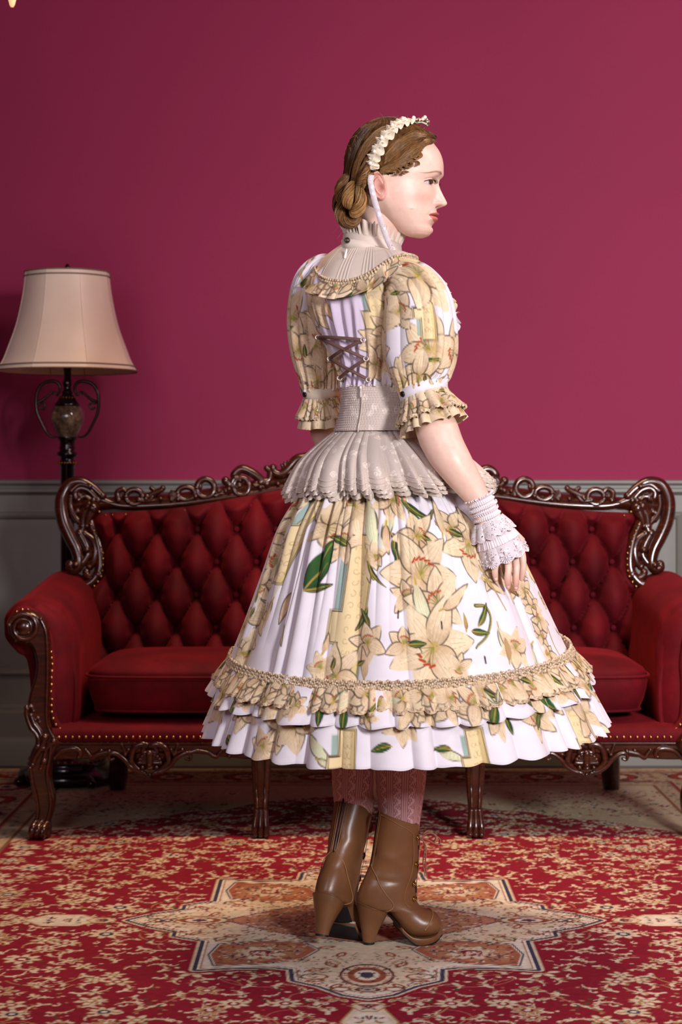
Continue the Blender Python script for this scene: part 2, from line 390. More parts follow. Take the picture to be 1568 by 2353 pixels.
    # corner spandrels of the field
    for o, c in ((-.012, rose), (-.006, cream), (0, hx('c9b797'))):
        P = [(FW, FL+.3), (FW+.3, FL+.3), (FW+.3, FL-.95), (FW, FL-.82), (.86, FL-.66), (.78, FL-.60), (.70, FL-.50), (.58, FL-.46), (.50, FL-.36), (.40, FL-.33), (.30, FL-.20), (.2, FL-.14), (.1, FL-.1), (.0, FL-.09), (0, FL+.3)]
        p.poly(P, c, o)
    dots(.70, FL-.22, .24, .22, 340, [navy, red, rust, tan, rose, green, pale], .008)
    for k in range(12): x, y = .35+R.rand()*.55, FL-.35+R.rand()*.33; flower(x, y, .028, k)
    # borders
    ax, ay = np.abs(X).ravel(), np.abs(Y).ravel(); e = np.minimum(HW-ax, HL-ay)      # distance from the rug's outer edge
    bw = HW-FW
    along = np.where(HW-ax < HL-ay, ay, ax)
    def band(a, b, col):
        m = np.clip(np.minimum(e-a, b-e)/.003+.5, 0, 1)[:, None]; p.col[:] = p.col*(1-m)+np.asarray(col)*m
    band(-.01, bw, hx('bfa785')); band(bw-.012, bw, hx('8a5a40')); band(bw-.075, bw-.062, hx('8f2b28')); band(.10, .112, hx('8f2b28')); band(.0, .03, hx('7c1c24')); band(.03, .04, cream)
    nz = vnoise(along, e, 55, 1)*.6+vnoise(along, e, 120, 2)*.4
    for lo, hi, colr, th in ((bw-.06, bw-.014, navy, .66), (.115, bw-.08, rust, .58), (.115, bw-.08, navy, .70), (.045, .097, rust, .62)):
        m = ((e > lo) & (e < hi) & (np.roll(nz, 0) > th)); p.col[m] = p.col[m]*.35+np.asarray(colr)*.65
    mm = (e > .12) & (e < bw-.085); ph = np.abs(((along/.24) % 1)-.5)*.24; dd = np.hypot(ph, e-.20)
    for r, c in ((.072, brown), (.062, hx('a63a32')), (.036, cream), (.018, navy)): p.col[mm & (dd < r)] = c
    nz2 = vnoise(X.ravel(), Y.ravel(), 130, 4)[:, None]
    col = p.col*(.86+.28*nz2)
    Z = .009-.006*(np.clip((.02-np.minimum(HW-np.abs(X), HL-np.abs(Y)))/.02, 0, 1)**2)
    b = MB(); b.grid(np.stack([X+RX, Y+RY, Z], -1), col=col); 
    n = nx*len(ys); # bottom
    b.box((RX-HW+.001, RY-HL+.001, .0005), (RX+HW-.001, RY+HL-.001, .0035), col=red)
    m = NT('woven_wool'); m.set(Roughness=.9); m.b.inputs['Specular IOR Level'].default_value = .2
    f = m.noise(900, 2); m.l(m.mix(m.attr(), m.ramp(f, [(.3, (.72,)*3), (.7, (1, 1, 1))]), 1., 'MULTIPLY'), m.b.inputs['Base Color']); m.bump(f, .35, .002)
    o = b.build('rug', m.m, useattr=True); o['label'] = 'large red patterned rug with cream star medallion under the standing woman'; o['category'] = 'rug'
rug()

# ------------------------------------------------------------------ floor lamp, standing behind the left end of the sofa
def lamp():
    cx, cy = at(155, 0, 6.05)[0], 6.05; k = 6.05/F
    Z = lambda py: CH-(py-HZ)*k
    root = thing('floor_lamp', 'floor lamp with cream bell shade and dark scrolled urn stem behind the sofa', 'lamp', (cx, cy, .012))
    M_fab = NT('cream_shade_silk'); M_fab.set(Roughness=.38, Base_Color=hx('d3b190')); M_fab.b.inputs['Specular IOR Level'].default_value = .55
    nf = M_fab.noise(8, 2); M_fab.l(M_fab.ramp(nf, [(.3, hx('e6d0bd')), (.7, hx('efdccb'))]), M_fab.b.inputs['Base Color']); M_fab.bump(M_fab.noise(700, 2), .15, .001)
    M_fab.b.inputs['Sheen Weight'].default_value = .4
    M_blk = simple('black_lamp_lacquer', hx('0d0b0e'), .22, metal=.2, coat=.6)
    M_gold = simple('antique_gold', hx('9a6a2c'), .35, metal=.9)
    M_brz = simple('dark_bronze', hx('2c2116'), .3, metal=.7, coat=.3)
    M_urn = NT('mottled_glass_urn'); M_urn.set(Roughness=.12); M_urn.b.inputs['Coat Weight'].default_value = .7
    n = M_urn.noise(28, 6, .7); M_urn.l(M_urn.ramp(n, [(.35, hx('2a2119')), (.52, hx('6d5c47')), (.68, hx('a08d74'))]), M_urn.b.inputs['Base Color'])
    # shade: bell outline, eight soft panels
    zs = [Z(y) for y in (627, 634, 650, 700, 750, 800, 830, 848, 853)]; rs = [r*k for r in (98, 98.5, 100, 108, 120, 138, 150, 160, 162)]
    th = np.linspace(0, 2*np.pi, 160, endpoint=False); zz = np.linspace(zs[0], zs[-1], 44); rr = interp(-np.array(zs), rs, -zz)
    pan = 1-.022*np.abs(np.sin(4*(th+.35)))**1.0*1
    P = np.stack([rr[:, None]*pan*np.cos(th), rr[:, None]*pan*np.sin(th), zz[:, None]+0*th], -1)+(cx, cy, 0)
    b = MB(); b.grid(P, cv=True); b.grid(P*1+(-(P-(cx, cy, 0))*(.012, .012, 0)), cv=True, flip=True)
    sh = b.build('lamp_shade', M_fab.m, root)
    M_pipe = simple('shade_piping', hx('7d6850'), .6)
    for i in (0, 2, -1, -3):
        b = MB(); q = P[i]; q = np.vstack([q, q[:2]]); q = (q-(cx, cy, 0))*(1.008, 1.008, 1)+(cx, cy, 0); b.tube(q, .0022, 6, cap=False); b.build('piping', M_pipe, sh)
    b = MB()
    for j in range(8):
        a = -.35+j*math.pi/4; i = int(round((a % (2*np.pi))/(2*np.pi)*160)) % 160; b.tube((P[:, i]-(cx, cy, 0))*(1.004, 1.004, 1)+(cx, cy, 0), .0008, 5)
    b.build('seam', M_fab.m, sh)
    MB().lathe([(.0, Z(606)), (.004, Z(607)), (.0075, Z(612)), (.009, Z(617)), (.006, Z(621)), (.010, Z(623)), (.010, Z(627)), (.0, Z(628))], (cx, cy, 0), 20).build('finial', M_blk, root)
    b = MB()
    for a in (0, 2.1, 4.2): b.tube([(cx, cy, Z(634)), (cx+rs[1]*.98*math.cos(a), cy+rs[1]*.98*math.sin(a), Z(632))], .002, 6)
    b.build('spider', M_blk, root)
    # bulb socket cluster inside, then stem
    MB().lathe([(.0, Z(690)), (.015, Z(700)), (.026, Z(730)), (.022, Z(760)), (.014, Z(790)), (.013, Z(850))], (cx, cy, 0), 24).build('bulb_socket', M_blk, root)
    st = [(846, .0115), (872, .0115), (876, .014), (884, .015), (888, .012), (896, .0125), (902, .018), (907, .016), (912, .026), (920, .030), (928, .040), (932, .041), (935, .036)]
    MB().lathe([(r, Z(y)) for y, r in st], (cx, cy, 0), 32).build('stem', M_blk, root)
    MB().lathe([(r, Z(y)) for y, r in [(934, .041), (940, .048), (950, .0535), (962, .055), (975, .050), (990, .040), (1000, .030), (1006, .026)]], (cx, cy, 0), 40, mod=lambda t: 1-.03*np.abs(np.sin(5*t))).build('urn', M_urn.m, root)
    lo = [(1004, .030), (1010, .031), (1014, .026), (1024, .024), (1030, .027), (1036, .024), (1040, .033), (1047, .034), (1050, .024), (1058, .022), (1062, .028), (1066, .027), (1070, .0225), (1400, .0225), (1660, .0235), (1672, .034), (1680, .036), (1690, .030), (1700, .048), (1706, .050), (1712, .046)]
    MB().lathe([(r, Z(y)) for y, r in lo], (cx, cy, 0), 32, mod=lambda t: 1-.02*np.abs(np.sin(8*t))).build('stem', M_blk, root)
    for y, r, nb, s in ((914, .025, 16, .0035), (1064, .0285, 18, .0033)):
        b = MB()
        for j in range(nb): a = j*2*np.pi/nb; b.ball((cx+r*math.cos(a), cy+r*math.sin(a), Z(y)), s, 8, 5)
        b.build('beaded_ring', M_gold, root, kind='stuff')
    MB().lathe([(.046, Z(1709)), (.060, Z(1716)), (.066, Z(1728)), (.085, Z(1736)), (.120, Z(1744)), (.128, Z(1752)), (.120, Z(1758)), (.150, Z(1766)), (.160, Z(1778)), (.156, Z(1788)), (.150, .022), (.0, .022)], (cx, cy, 0), 48).build('base', M_blk, root)
    b = MB()
    for j in range(34): a = j*2*np.pi/34; b.ball((cx+.118*math.cos(a), cy+.118*math.sin(a), Z(1741)), .0062, 8, 5)
    b.build('beaded_ring', M_gold, root, kind='stuff')
    for j in range(4):
        a = .6+j*math.pi/2; c = np.array((cx, cy, 0)); d = np.array((math.cos(a), math.sin(a), 0)); b = MB()
        b.tube(crom([c+d*.13+(0, 0, .040), c+d*.155+(0, 0, .034), c+d*.165+(0, 0, .026)], 6), [.016]*13, 10); b.ball(c+d*.168+(0, 0, .026), (.017, .017, .0145), 12, 8)
        b.build('foot', M_blk, root)
    # scroll arms either side of the urn
    for sgn in (-1, 1):
        b = MB(); P2 = lambda px, py: (cx+sgn*(155-px)*k, cy, Z(py))
        pts = [P2(126, 898), (P2(131, 908)), P2(137, 900), P2(138, 888), P2(130, 878), P2(116, 876), P2(98, 882), P2(86, 900), P2(83, 925), P2(86, 950), P2(97, 975), P2(108, 995), P2(120, 1004), P2(132, 1003)]
        q = crom(pts, 8); b.tube(q, interp([0, .3, .7, 1], [.003, .0055, .005, .003], np.linspace(0, 1, len(q))), 8)
        q = crom([P2(90, 936), P2(99, 940), P2(104, 932), P2(98, 926), P2(90, 928)], 6); b.tube(q, .0038, 8)
        q = crom([P2(86, 925), P2(100, 918), P2(112, 908), P2(122, 900), P2(121, 908)], 6); b.tube(q, np.linspace(.006, .002, len(q)), 8)
        b.build('scroll_arm', M_brz, root)
        c = MB(); a0 = P2(116, 874)
        for j in range(8): c.ball((a0[0], a0[1], a0[2]+.0035+.0052*j), (.0016, .0016, .003), 6, 4)
        c.build('pull_chain', M_gold, root)
lamp()

# glowing glass drop of a hanging light, its lower tip showing in the top left corner
def pendant():
    Y = 5.0; p = at(28, 17, Y); root = thing('hanging_light', 'glowing frosted glass drop of a hanging light in the top left corner', 'lamp', (p[0], p[1], 3.0))
    m = NT('lit_frosted_glass'); m.set(Roughness=.3, Base_Color=(.9, .7, .4)); m.b.inputs['Emission Color'].default_value = (1, .62, .28, 1); m.b.inputs['Emission Strength'].default_value = .75
    nf = m.noise(60, 3); m.l(m.ramp(nf, [(.4, (.85, .5, .25)), (.6, (1, .85, .65))]), m.b.inputs['Base Color'])
    MB().lathe([(.0, p[2]), (.004, p[2]+.001), (.007, p[2]+.006), (.0105, p[2]+.02), (.015, p[2]+.05), (.024, p[2]+.09), (.030, p[2]+.12), (.026, p[2]+.15)], (p[0], p[1], 0), 24, mod=lambda t: 1-.05*np.abs(np.sin(4*t))).build('glass_drop', m.m, root)
    g = simple('hanging_brass', hx('8a6a34'), .3, metal=.9)
    MB().lathe([(.032, p[2]+.145), (.034, p[2]+.155), (.015, p[2]+.175), (.006, p[2]+.18), (.006, 2.97), (.04, 2.975), (.05, 2.999)], (p[0], p[1], 0), 24).build('ceiling_rod', g, root)
pendant()
# ------------------------------------------------------------------ carved red velvet sofa
XC = .073
def sofa():
    root = thing('sofa', 'carved dark wood sofa in tufted red velvet behind the standing woman', 'sofa', (XC, 5.45, .009))
    def wood():
        m = NT('carved_polished_walnut'); m.set(Roughness=.24); m.b.inputs['Coat Weight'].default_value = .55; m.b.inputs['Coat Roughness'].default_value = .10
        w = m.n('ShaderNodeTexNoise', _Scale=14., _Detail=6., _Roughness=.6); mp = m.n('ShaderNodeMapping'); mp.inputs['Scale'].default_value = (1.2, 3, 9)
        m.l(m.co(), mp.inputs[0]); m.l(mp.outputs[0], w.inputs['Vector'])
        m.l(m.ramp(w.outputs['Fac'], [(.3, hx('240e06')), (.55, hx('3c170a')), (.75, hx('54260d'))]), m.b.inputs['Base Color'])
        m.bump(w.outputs['Fac'], .12, .002); return m.m
    W = wood()
    def velvet():
        m = NT('crimson_velvet'); m.set(Roughness=.75); m.b.inputs['Specular IOR Level'].default_value = .15
        a = m.noise(5, 4, .6); b2 = m.noise(45, 3)
        c = m.mix(m.ramp(a, [(.3, hx('42050e')), (.7, hx('6e0d19'))]), hx('4c0710'), m.ramp(b2, [(.4, (0, 0, 0)), (.8, (.6,)*3)]))
        m.l(c, m.b.inputs['Base Color']); m.b.inputs['Sheen Weight'].default_value = .30; m.b.inputs['Sheen Roughness'].default_value = .38
        m.b.inputs['Sheen Tint'].default_value = (*hx('c8363a'), 1); m.bump(m.noise(500, 2), .2, .0015); return m.m
    V = velvet()
    G = simple('brass_tack', hx('b08a56'), .25, metal=1., var=.2)
    # local x is measured from the centre line; E(px,py,Y) reads a point on the right half, Lf on the left half (mirrored to +x)
    E = lambda px, py, Y=5.8: np.array([(px-784)/F*Y-XC, Y, CH-(py-HZ)/F*Y])
    Lf = lambda px, py, Y=5.8: E(px, py, Y)*(-1, 1, 1)
    both = ((1, lambda v: v+(XC, 0, 0), False), (-1, lambda v: v*(-1, 1, 1)+(XC, 0, 0), True))
    # --- backrest: diamond tufted panel, arched top
    topx = [0, .15, .35, .55, .68, .78, .83]
    topz = [E(0, y)[2] for y in (1108, 1113, 1140, 1166, 1174, 1178, 1182)]
    sx, sz = .1195, .0985                        # tuft spacing
    nx, nz = 320, 100
    zb = .40
    # edge of the panel at each height (concave sides)
    ez = [E(0, y)[2] for y in (1500, 1350, 1320, 1290, 1255, 1200, 1168)]
    ex = [.84, .835, .803, .800, .806, .832, .850]
    def edge(z): return interp(ez, ex, z)
    U = np.linspace(-1, 1, nx); Vv = np.linspace(0, 1, nz)
    z0 = zb+Vv[None]*(interp(topx, topz, np.abs(U)*.82)[:, None]-zb)
    X = U[:, None]*edge(z0); Zg = z0.copy()
    bz0 = E(0, 1215)[2]; bx0 = E(1266, 0)[0]
    A = (X-bx0)/sx; B = (Zg-bz0)/(2*sz)
    a = A/1+B; b_ = A-B                           # lattice of buttons where both are whole
    ra = np.abs(np.sin(np.pi*a)); rb = np.abs(np.sin(np.pi*b_))
    puff = (ra**.5)*(rb**.5)
    ca = a-np.round(a); cb = b_-np.round(b_)
    db = np.hypot((ca+cb)/2*sx, (ca-cb)*sz)
    top_fade = sm(0, .035, (z0-zb)*0+(interp(topx, topz, np.abs(X))-Zg)); side = sm(0, .05, edge(Zg)-np.abs(X)); low = sm(0, .05, Zg-zb)
    inside = (Zg < bz0+.02)
    puff = np.where(Zg > bz0+.0, np.maximum(puff, sm(0, .09, Zg-bz0)*(1-gs(ca-cb*0, .0001))*ra**.4*rb**.4), puff)
    h = .056*puff-.046*gs(db, .018)-.010*gs(np.minimum(ra, rb), .10)
    rec = (Zg-.40)*.16                            # the back leans away
    Yg = 5.685+rec-h*(.15+.85*side*top_fade)-.015*side+.02*X*X
    M = MB(); M.grid(np.stack([X+XC, Yg, Zg], -1)); back = M.build('tufted_backrest', V, root)
    # back shell behind the panel
    M = MB(); P = np.stack([X+XC, 5.72+rec+.10+0*X, Zg], -1)[::12, ::12]; M.grid(P, flip=True); M.build('back_cover', V, root)
    # buttons
    n = 0
    for r in range(-1, 6):
        for c in range(-9, 10):
            x = bx0+(c+.5*(r % 2))*sx; z = bz0-r*sz
            if z > bz0+.01 or z < zb+.06 or abs(x) > edge(z)-.05 or z > interp(topx, topz, abs(x))-.04: continue
            M = MB(); M.ball((x+XC, 5.685+(z-.40)*.16+.001+.02*x*x, z), (.0095, .006, .0095), 12, 8); M.build('tuft_button', V, back)
    # --- frame rails: the crest follows the panel's top edge
    xs = np.linspace(-.90, .90, 181); zt = interp(topx, topz, np.abs(xs)); prof = [(-.012, .010), (-.026, .008), (-.034, .000), (-.030, -.0), (-.030, .012), (-.042, .022), (-.044, .034), (-.034, .044), (-.020, .050), (.0, .052), (.02, .045), (.03, .02), (.02, -.002), (.0, -.006)]
    PP = np.array([[(x+XC, 5.73+(z-.40)*.16+dy, z+dz-.004) for dy, dz in prof] for x, z in zip(xs, zt)])
    M = MB(); M.grid(PP, cv=True, flip=True); M.build('crest_rail', W, root, sharp=50)
    yc = lambda z: 5.70+(z-.40)*.16
    def sp(M, pts, r0, r1=None, rm=None, k=8, flat=1.25, f=lambda p: p, n=7, dy=0.):
        q = crom([f(p) for p in pts], n); q[:, 1] = yc(q[:, 2])-.012+dy
        t = np.linspace(0, 1, len(q)); rr = 1.38*interp([0, .5, 1], [r0, rm or (r0+(r1 or r0))/2, r1 or r0], t); M.tube(q, rr, k)
        for e, r in ((0, rr[0]), (-1, rr[-1])): M.ball(q[e], r*1.15, 8, 6)
    def ring(M, c, rx, rz, r, f, a0=0, a1=2*np.pi, dy=0., r1=None):
        t = np.linspace(a0, a1, 26); c = f(c); q = np.stack([c[0]+rx*np.cos(t), 0*t, c[2]+rz*np.sin(t)], 1); q[:, 1] = yc(q[:, 2])-.012+dy
        M.tube(q, 1.5*np.linspace(r, r1 or r, len(q)), 8, cap=True)
    k8 = 5.8/F
    for sgn, xf, mir in both:
        # ornament pieces along the crest, traced on the left half
        g = lambda px, py: Lf(px, py)
        idf = lambda p: p
        M = MB()
        def leaf(px, py, L, ang, n=4, w=.006):
            for j in range(n):
                a = ang+(j-(n-1)/2)*.28; c = g(px, py); q = [c, c+(L*.55*math.cos(a), 0, L*.55*math.sin(a)), c+(L*math.cos(a+.25), 0, L*math.sin(a+.25))]
                q = crom(q, 4); q[:, 1] = yc(q[:, 2])-.016; M.tube(q, 1.3*np.linspace(w*.8, w*.45, len(q)), 6); M.ball(q[-1], w*.6, 6, 5)
        # x grows toward the centre in photo, local x grows outward: use g()
        ring(M, g(311, 1142), 19*k8, 17*k8, .0062, idf); sp(M, [g(275, 1150), g(272, 1132), g(284, 1124), g(294, 1132), g(287, 1140)], .0075, .004)
        ring(M, g(430, 1134), 20*k8, 15*k8, .0062, idf); leaf(396, 1150, .030, 1.9, 5, .0065)
        ring(M, g(474, 1122), 20*k8, 21*k8, .0068, idf); M.ball(g(462, 1119)-(0, .1-.078, 0)+(0, yc(.95)-5.80-.012+.02, 0), (.007, .007, .010), 8, 6)
        sp(M, [g(322, 1150), g(345, 1150), g(356, 1130), g(350, 1122)], .008, .005); sp(M, [g(340, 1142), g(368, 1128), g(376, 1122)], .008, .006)
        ring(M, g(556, 1118), 18*k8, 20*k8, .0065, idf)
        sp(M, [g(552, 1104), g(545, 1098), g(538, 1102), g(534, 1112), g(541, 1120), g(551, 1116)], .007, .0075)
        sp(M, [g(552, 1104), g(538, 1094), g(556, 1078), g(582, 1088), g(602, 1104), g(614, 1112)], .007, .009, .011)
        sp(M, [g(520, 1105), g(530, 1118), g(520, 1128)], .009, .006); leaf(496, 1140, .026, 2.2, 4)
        sp(M, [g(600, 1108), g(618, 1104), g(622, 1086), g(614, 1076)], .0095, .0065); sp(M, [g(628, 1076), g(630, 1084), g(644, 1090), g(660, 1080), g(682, 1056), g(705, 1050), g(740, 1038), g(780, 1030)], .0085, .010, .011)
        leaf(668, 1090, .040, 1.15, 5, .008); leaf(585, 1116, .03, 2.6, 4, .007); sp(M, [g(660, 1112), g(668, 1100), g(664, 1090)], .007, .005)
        sp(M, [g(735, 1060), g(752, 1050), g(765, 1062), g(755, 1075), g(742, 1068)], .008, .004); ring(M, g(795, 1062), 22*k8, 20*k8, .007, idf); leaf(830, 1075, .055, 1.6, 5, .009)
        for px, py in ((302, 1157), (338, 1147), (372, 1146), (412, 1148), (452, 1140), (505, 1128), (528, 1124), (600, 1120), (640, 1112), (700, 1088)): M.ball(g(px, py)*(1, 0, 1)+(0, yc(.95)-.025, 0), .0075, 8, 6)
        # undulating base of the carving joined to the rail
        q = crom([g(205, 1142), g(240, 1150), g(262, 1158), g(300, 1163), g(380, 1160), g(450, 1153), g(520, 1143), g(600, 1132), g(700, 1110), g(842, 1092)], 8); q[:, 1] = yc(q[:, 2])-.006; M.tube(q, .0125, 8)
        M.build('crest_carving', W, root, xf=xf, mirror=mir)
        # corner scroll, traced on the right half
        e = lambda px, py: E(px, py); M = MB()
        sp(M, [e(1440, 1140), e(1462, 1120), e(1488, 1107), e(1515, 1113), e(1530, 1138), e(1533, 1165), e(1526, 1200), e(1510, 1235), e(1496, 1262), e(1490, 1290), e(1498, 1306), e(1510, 1303), e(1510, 1295)], .009, .009, .0155, n=10)
        sp(M, [e(1450, 1150), e(1470, 1128), e(1490, 1122), e(1502, 1132), e(1498, 1148), e(1488, 1144)], .008, .006, .010)
        sp(M, [e(1456, 1160), e(1476, 1142), e(1490, 1140), e(1500, 1124)], .006, .006); sp(M, [e(1468, 1118), e(1492, 1114), e(1510, 1128)], .006, .005, dy=-.012)
        sp(M, [e(1478, 1210), e(1500, 1190), e(1512, 1165), e(1512, 1140)], .008, .006)
        sp(M, [e(1466, 1180), e(1476, 1200), e(1485, 1220), e(1482, 1240), e(1473, 1235)], .011, .006)
        sp(M, [e(1470, 1165), e(1482, 1186), e(1484, 1208)], .016, .009); sp(M, [e(1460, 1168), e(1470, 1192), e(1474, 1208)], .014, .006, dy=-.008)
        sp(M, [e(1496, 1175), e(1506, 1182), e(1500, 1196), e(1494, 1190)], .007, .005)
        sp(M, [e(1490, 1225), e(1476, 1250), e(1470, 1272), e(1480, 1290), e(1492, 1300)], .010, .009)
        sp(M, [e(1478, 1226), e(1460, 1240), e(1452, 1262), e(1456, 1288), e(1466, 1300)], .009, .008, .012)
        # inner border bead that follows the velvet edge, down to the arm
        sp(M, [e(1470, 1176), e(1464, 1205), e(1452, 1232), e(1444, 1262), e(1441, 1290), e(1444, 1312), e(1456, 1326), e(1470, 1322), e(1473, 1312)], .010, .008, .0125, n=10)
        sp(M, [e(1445, 1318), e(1464, 1338), e(1486, 1342), e(1500, 1334), e(1508, 1346)], .012, .009, .011)
        M.ball((*e(1513, 1332)[:1], yc(.67)-.012, e(1513, 1332)[2]), (.017, .017, .020), 14, 10); M.ball((e(1502, 1347)[0], yc(.65)-.014, e(1502, 1347)[2]), .010, 10, 8); M.ball((e(1518, 1346)[0], yc(.65)-.014, e(1518, 1346)[2]), .010, 10, 8)
        for px, py in ((1459, 1150), (1496, 1296), (1472, 1262)): M.ball((e(px, py)[0], yc(e(px, py)[2])-.024, e(px, py)[2]), .011, 10, 8)
        M.build('corner_scroll', W, root, xf=xf, mirror=mir)
        M = MB()
        for px, py in ((1448, 1176), (1462, 1178), (1467, 1192), (1466, 1205), (1459, 1219), (1454, 1230), (1449, 1243), (1443, 1255), (1438, 1269), (1437, 1282), (1437, 1296), (1438, 1309), (1441, 1322), (1448, 1334), (1456, 1344), (1466, 1350)):
            q = e(px-3, py); M.ball((q[0], yc(q[2])-.026, q[2]), (.0042, .003, .0042), 8, 6)
        for px in range(1160, 1444, 15):
            x = e(px, 0)[0]; z = float(interp(topx, topz, x))-.008; M.ball((x, yc(z)-.022, z), (.0038, .003, .0038), 8, 6)
        M.build('tack_row', G, root, kind='stuff', xf=xf, mirror=mir)
        # --- arm: rolled velvet, front end gathered round the wooden scroll
        # cross-section points (x outward, z), front and back of the arm
        # (x measured from centre; inner face ~.715..., outer ~.93)
        cs = [(.862, .300), (.868, .40), (.878, .475), (.905, .500), (.932, .530), (.944, .566), (.936, .604), (.908, .632), (.872, .645), (.832, .640), (.792, .622), (.762, .590), (.745, .545), (.737, .48), (.733, .40), (.735, .33), (.745, .285)]
        cs = crom(np.array(cs)+(.052, 0), 7); n = len(cs); ys = np.concatenate([[5.172, 5.166, 5.165, 5.170, 5.182, 5.20], np.linspace(5.22, 5.80, 24)])
        sc_ = np.concatenate([[.30, .55, .74, .88, .965, 1.0], np.ones(24)])
        rows = []
        t_ = np.linspace(0, 1, n)
        for y, s_ in zip(ys, sc_):
            f = (y-5.165)/.63; q = cs.copy(); cen = np.array((.914, .560))
            up = sm(.3, 1, cs[:, 1]*2-.25)
            q[:, 0] = q[:, 0]+.010*f*(q[:, 0]-.8)*4*0; q[:, 1] += .048*f*up; q[:, 0] -= .018*f*sm(.55, .30, cs[:, 1])*0-.0*f
            w_top = sm(.42, .52, cs[:, 1])
            if s_ < 1:
                gat = 1+.05*np.sin(t_*120)*(1-s_)*w_top
                tgt = cen+(q-cen)*(s_*gat)[:, None]
                low = np.stack([.852+(q[:, 0]-.852)*(.55+.45*s_), q[:, 1]], 1)
                q = low*(1-w_top)[:, None]+tgt*w_top[:, None]
            wr = (.0040*np.sin(t_*34+3*f)+.0032*np.sin(t_*71+9*f+1))*gs(f-.03, .20)*w_top
            q = cen+(q-cen)*(1+wr*4)[:, None]
            yy = y+.02*(1-s_)*0
            rows.append(np.stack([q[:, 0], np.full(n, yy), q[:, 1]], 1))
        P = np.array(rows); M = MB(); M.grid(P); 
        # front cloth between wood post and inner face
        F0 = crom([(.862, .268), (.858, .40), (.858, .50), (.868, .585), (.905, .625)], 8); F1 = crom([(.800, .268), (.787, .40), (.793, .50), (.816, .588), (.885, .640)], 8)
        K = np.linspace(0, 1, 12); fr = np.array([np.stack([F0[:, 0]*(1-k_)+F1[:, 0]*k_, 5.140+.045*k_**2.5+0*F0[:, 0], F0[:, 1]*(1-k_)+F1[:, 1]*k_], 1) for k_ in K]); M.grid(fr, flip=True)
        arm = M.build('armrest', V, root, xf=xf, mirror=mir)
        # --- wooden arm front: scroll volute and S post running into the cabriole leg (traced on the left half)
        h = lambda px, py: Lf(px, py, 5.13)
        outl = [(100, 1416), (112, 1440), (118, 1480), (119, 1530), (117, 1590), (116, 1640), (121, 1672), (134, 1692), (140, 1704), (132, 1722), (121, 1752), (118, 1790), (126, 1830), (124, 1862), (116, 1888), (117, 1905), (112, 1925), (84, 1928), (77, 1908), (86, 1880), (90, 1858), (86, 1825), (76, 1790), (69, 1758), (75, 1725), (88, 1700), (88, 1680), (76, 1655), (68, 1620), (72, 1590), (84, 1550), (86, 1520), (78, 1488), (62, 1474), (40, 1474), (25, 1458), (22, 1430), (36, 1408), (60, 1400), (82, 1403)]
        P = np.array([h(*o)[[0, 2]] for o in outl]); Pc = crom(np.vstack([P, P[:1]]), 4)[:-1]; Pc[:, 1] = np.maximum(Pc[:, 1], .010)
        M = MB(); M.prism(Pc, 5.095, 5.150, bev=.008); M.build('arm_post', W, root, sharp=45, xf=xf, mirror=mir)
        M = MB(); c = h(60, 1440)
        t = np.linspace(0, 1, 60); a = np.pi*.05+t*np.pi*3.2; r = (.040-.022*t); q = np.stack([c[0]+r*np.cos(a), 5.092+0*t, c[2]+r*np.sin(a)], 1); M.tube(q, np.linspace(.0075, .005, 60), 8)
        M.ball((c[0], 5.094, c[2]), (.021, .010, .021), 20, 10)
        for seq, r0, r1 in (([(98, 1420), (110, 1450), (113, 1500), (113, 1560), (111, 1620), (113, 1660), (128, 1692)], .005, .004), ([(66, 1622), (66, 1640), (76, 1668), (92, 1690), (92, 1710)], .006, .008), ([(76, 1640), (84, 1660), (98, 1682), (104, 1715)], .006, .008), ([(68, 1625), (76, 1618), (82, 1630)], .006, .004), ([(86, 1650), (92, 1645), (96, 1655)], .005, .004), ([(128, 1700), (112, 1715), (104, 1745), (98, 1762)], .008, .005), ([(108, 1690), (100, 1712), (86, 1735), (80, 1752)], .010, .007), ([(122, 1705), (118, 1740), (112, 1775), (120, 1830), (118, 1860), (108, 1890)], .005, .004), ([(74, 1760), (80, 1795), (90, 1840), (90, 1870), (82, 1898)], .006, .005)):
            q = crom([h(*s_)-(0, .036, 0) for s_ in seq], 6); M.tube(q, np.linspace(r0, r1, len(q)), 8); M.ball(q[0], r0*1.2, 8, 6); M.ball(q[-1], r1*1.2, 8, 6)
        M.ball(h(106, 1745)-(0, .036, 0), .010, 12, 8)
        for px, py in ((82, 1900), (94, 1902), (106, 1904)): q = crom([h(px+6, py-18)-(0, .03, 0), h(px, py-6)-(0, .052, 0), h(px-2, py+8)-(0, .056, 0), h(px-2, py+18)-(0, .05, 0)], 4); q[:, 2] = np.maximum(q[:, 2], .022); M.tube(q, .0095, 8); M.ball(q[-1], .0105, 8, 6)
        M.ball(h(97, 1908)*(1, 1, 0)+(0, -.012, .036), (.028, .030, .025), 14, 10)
        M.build('arm_carving', W, root, xf=lambda v, xf=xf: np.maximum(xf(v), (-9, -9, .0095)), mirror=mir)
        M = MB()
        tk = [(22, 1452), (20, 1436), (26, 1420), (37, 1407), (50, 1402), (63, 1403), (75, 1410), (86, 1419), (94, 1430), (100, 1443), (106, 1457), (112, 1471), (114, 1486), (116, 1499), (117, 1513), (119, 1527), (118, 1543), (117, 1558), (117, 1574), (116, 1590), (118, 1608), (117, 1622), (118, 1637), (121, 1652), (127, 1666), (136, 1676)]
        for px, py in tk: q = h(px+2, py-1); M.ball((q[0], 5.124, q[2]), (.0048, .0035, .0048), 8, 6)
        # the tacked velvet border strip that carries them
        M.build('tack_row', G, root, kind='stuff', xf=xf, mirror=mir)
        M = MB(); q = crom([h(px+2, py-1)*(1, 0, 1)+(0, 5.134, 0) for px, py in tk[1::2]], 5); M.tube(q, .010, 8); M.build('border_strip', V, arm, xf=xf, mirror=mir)
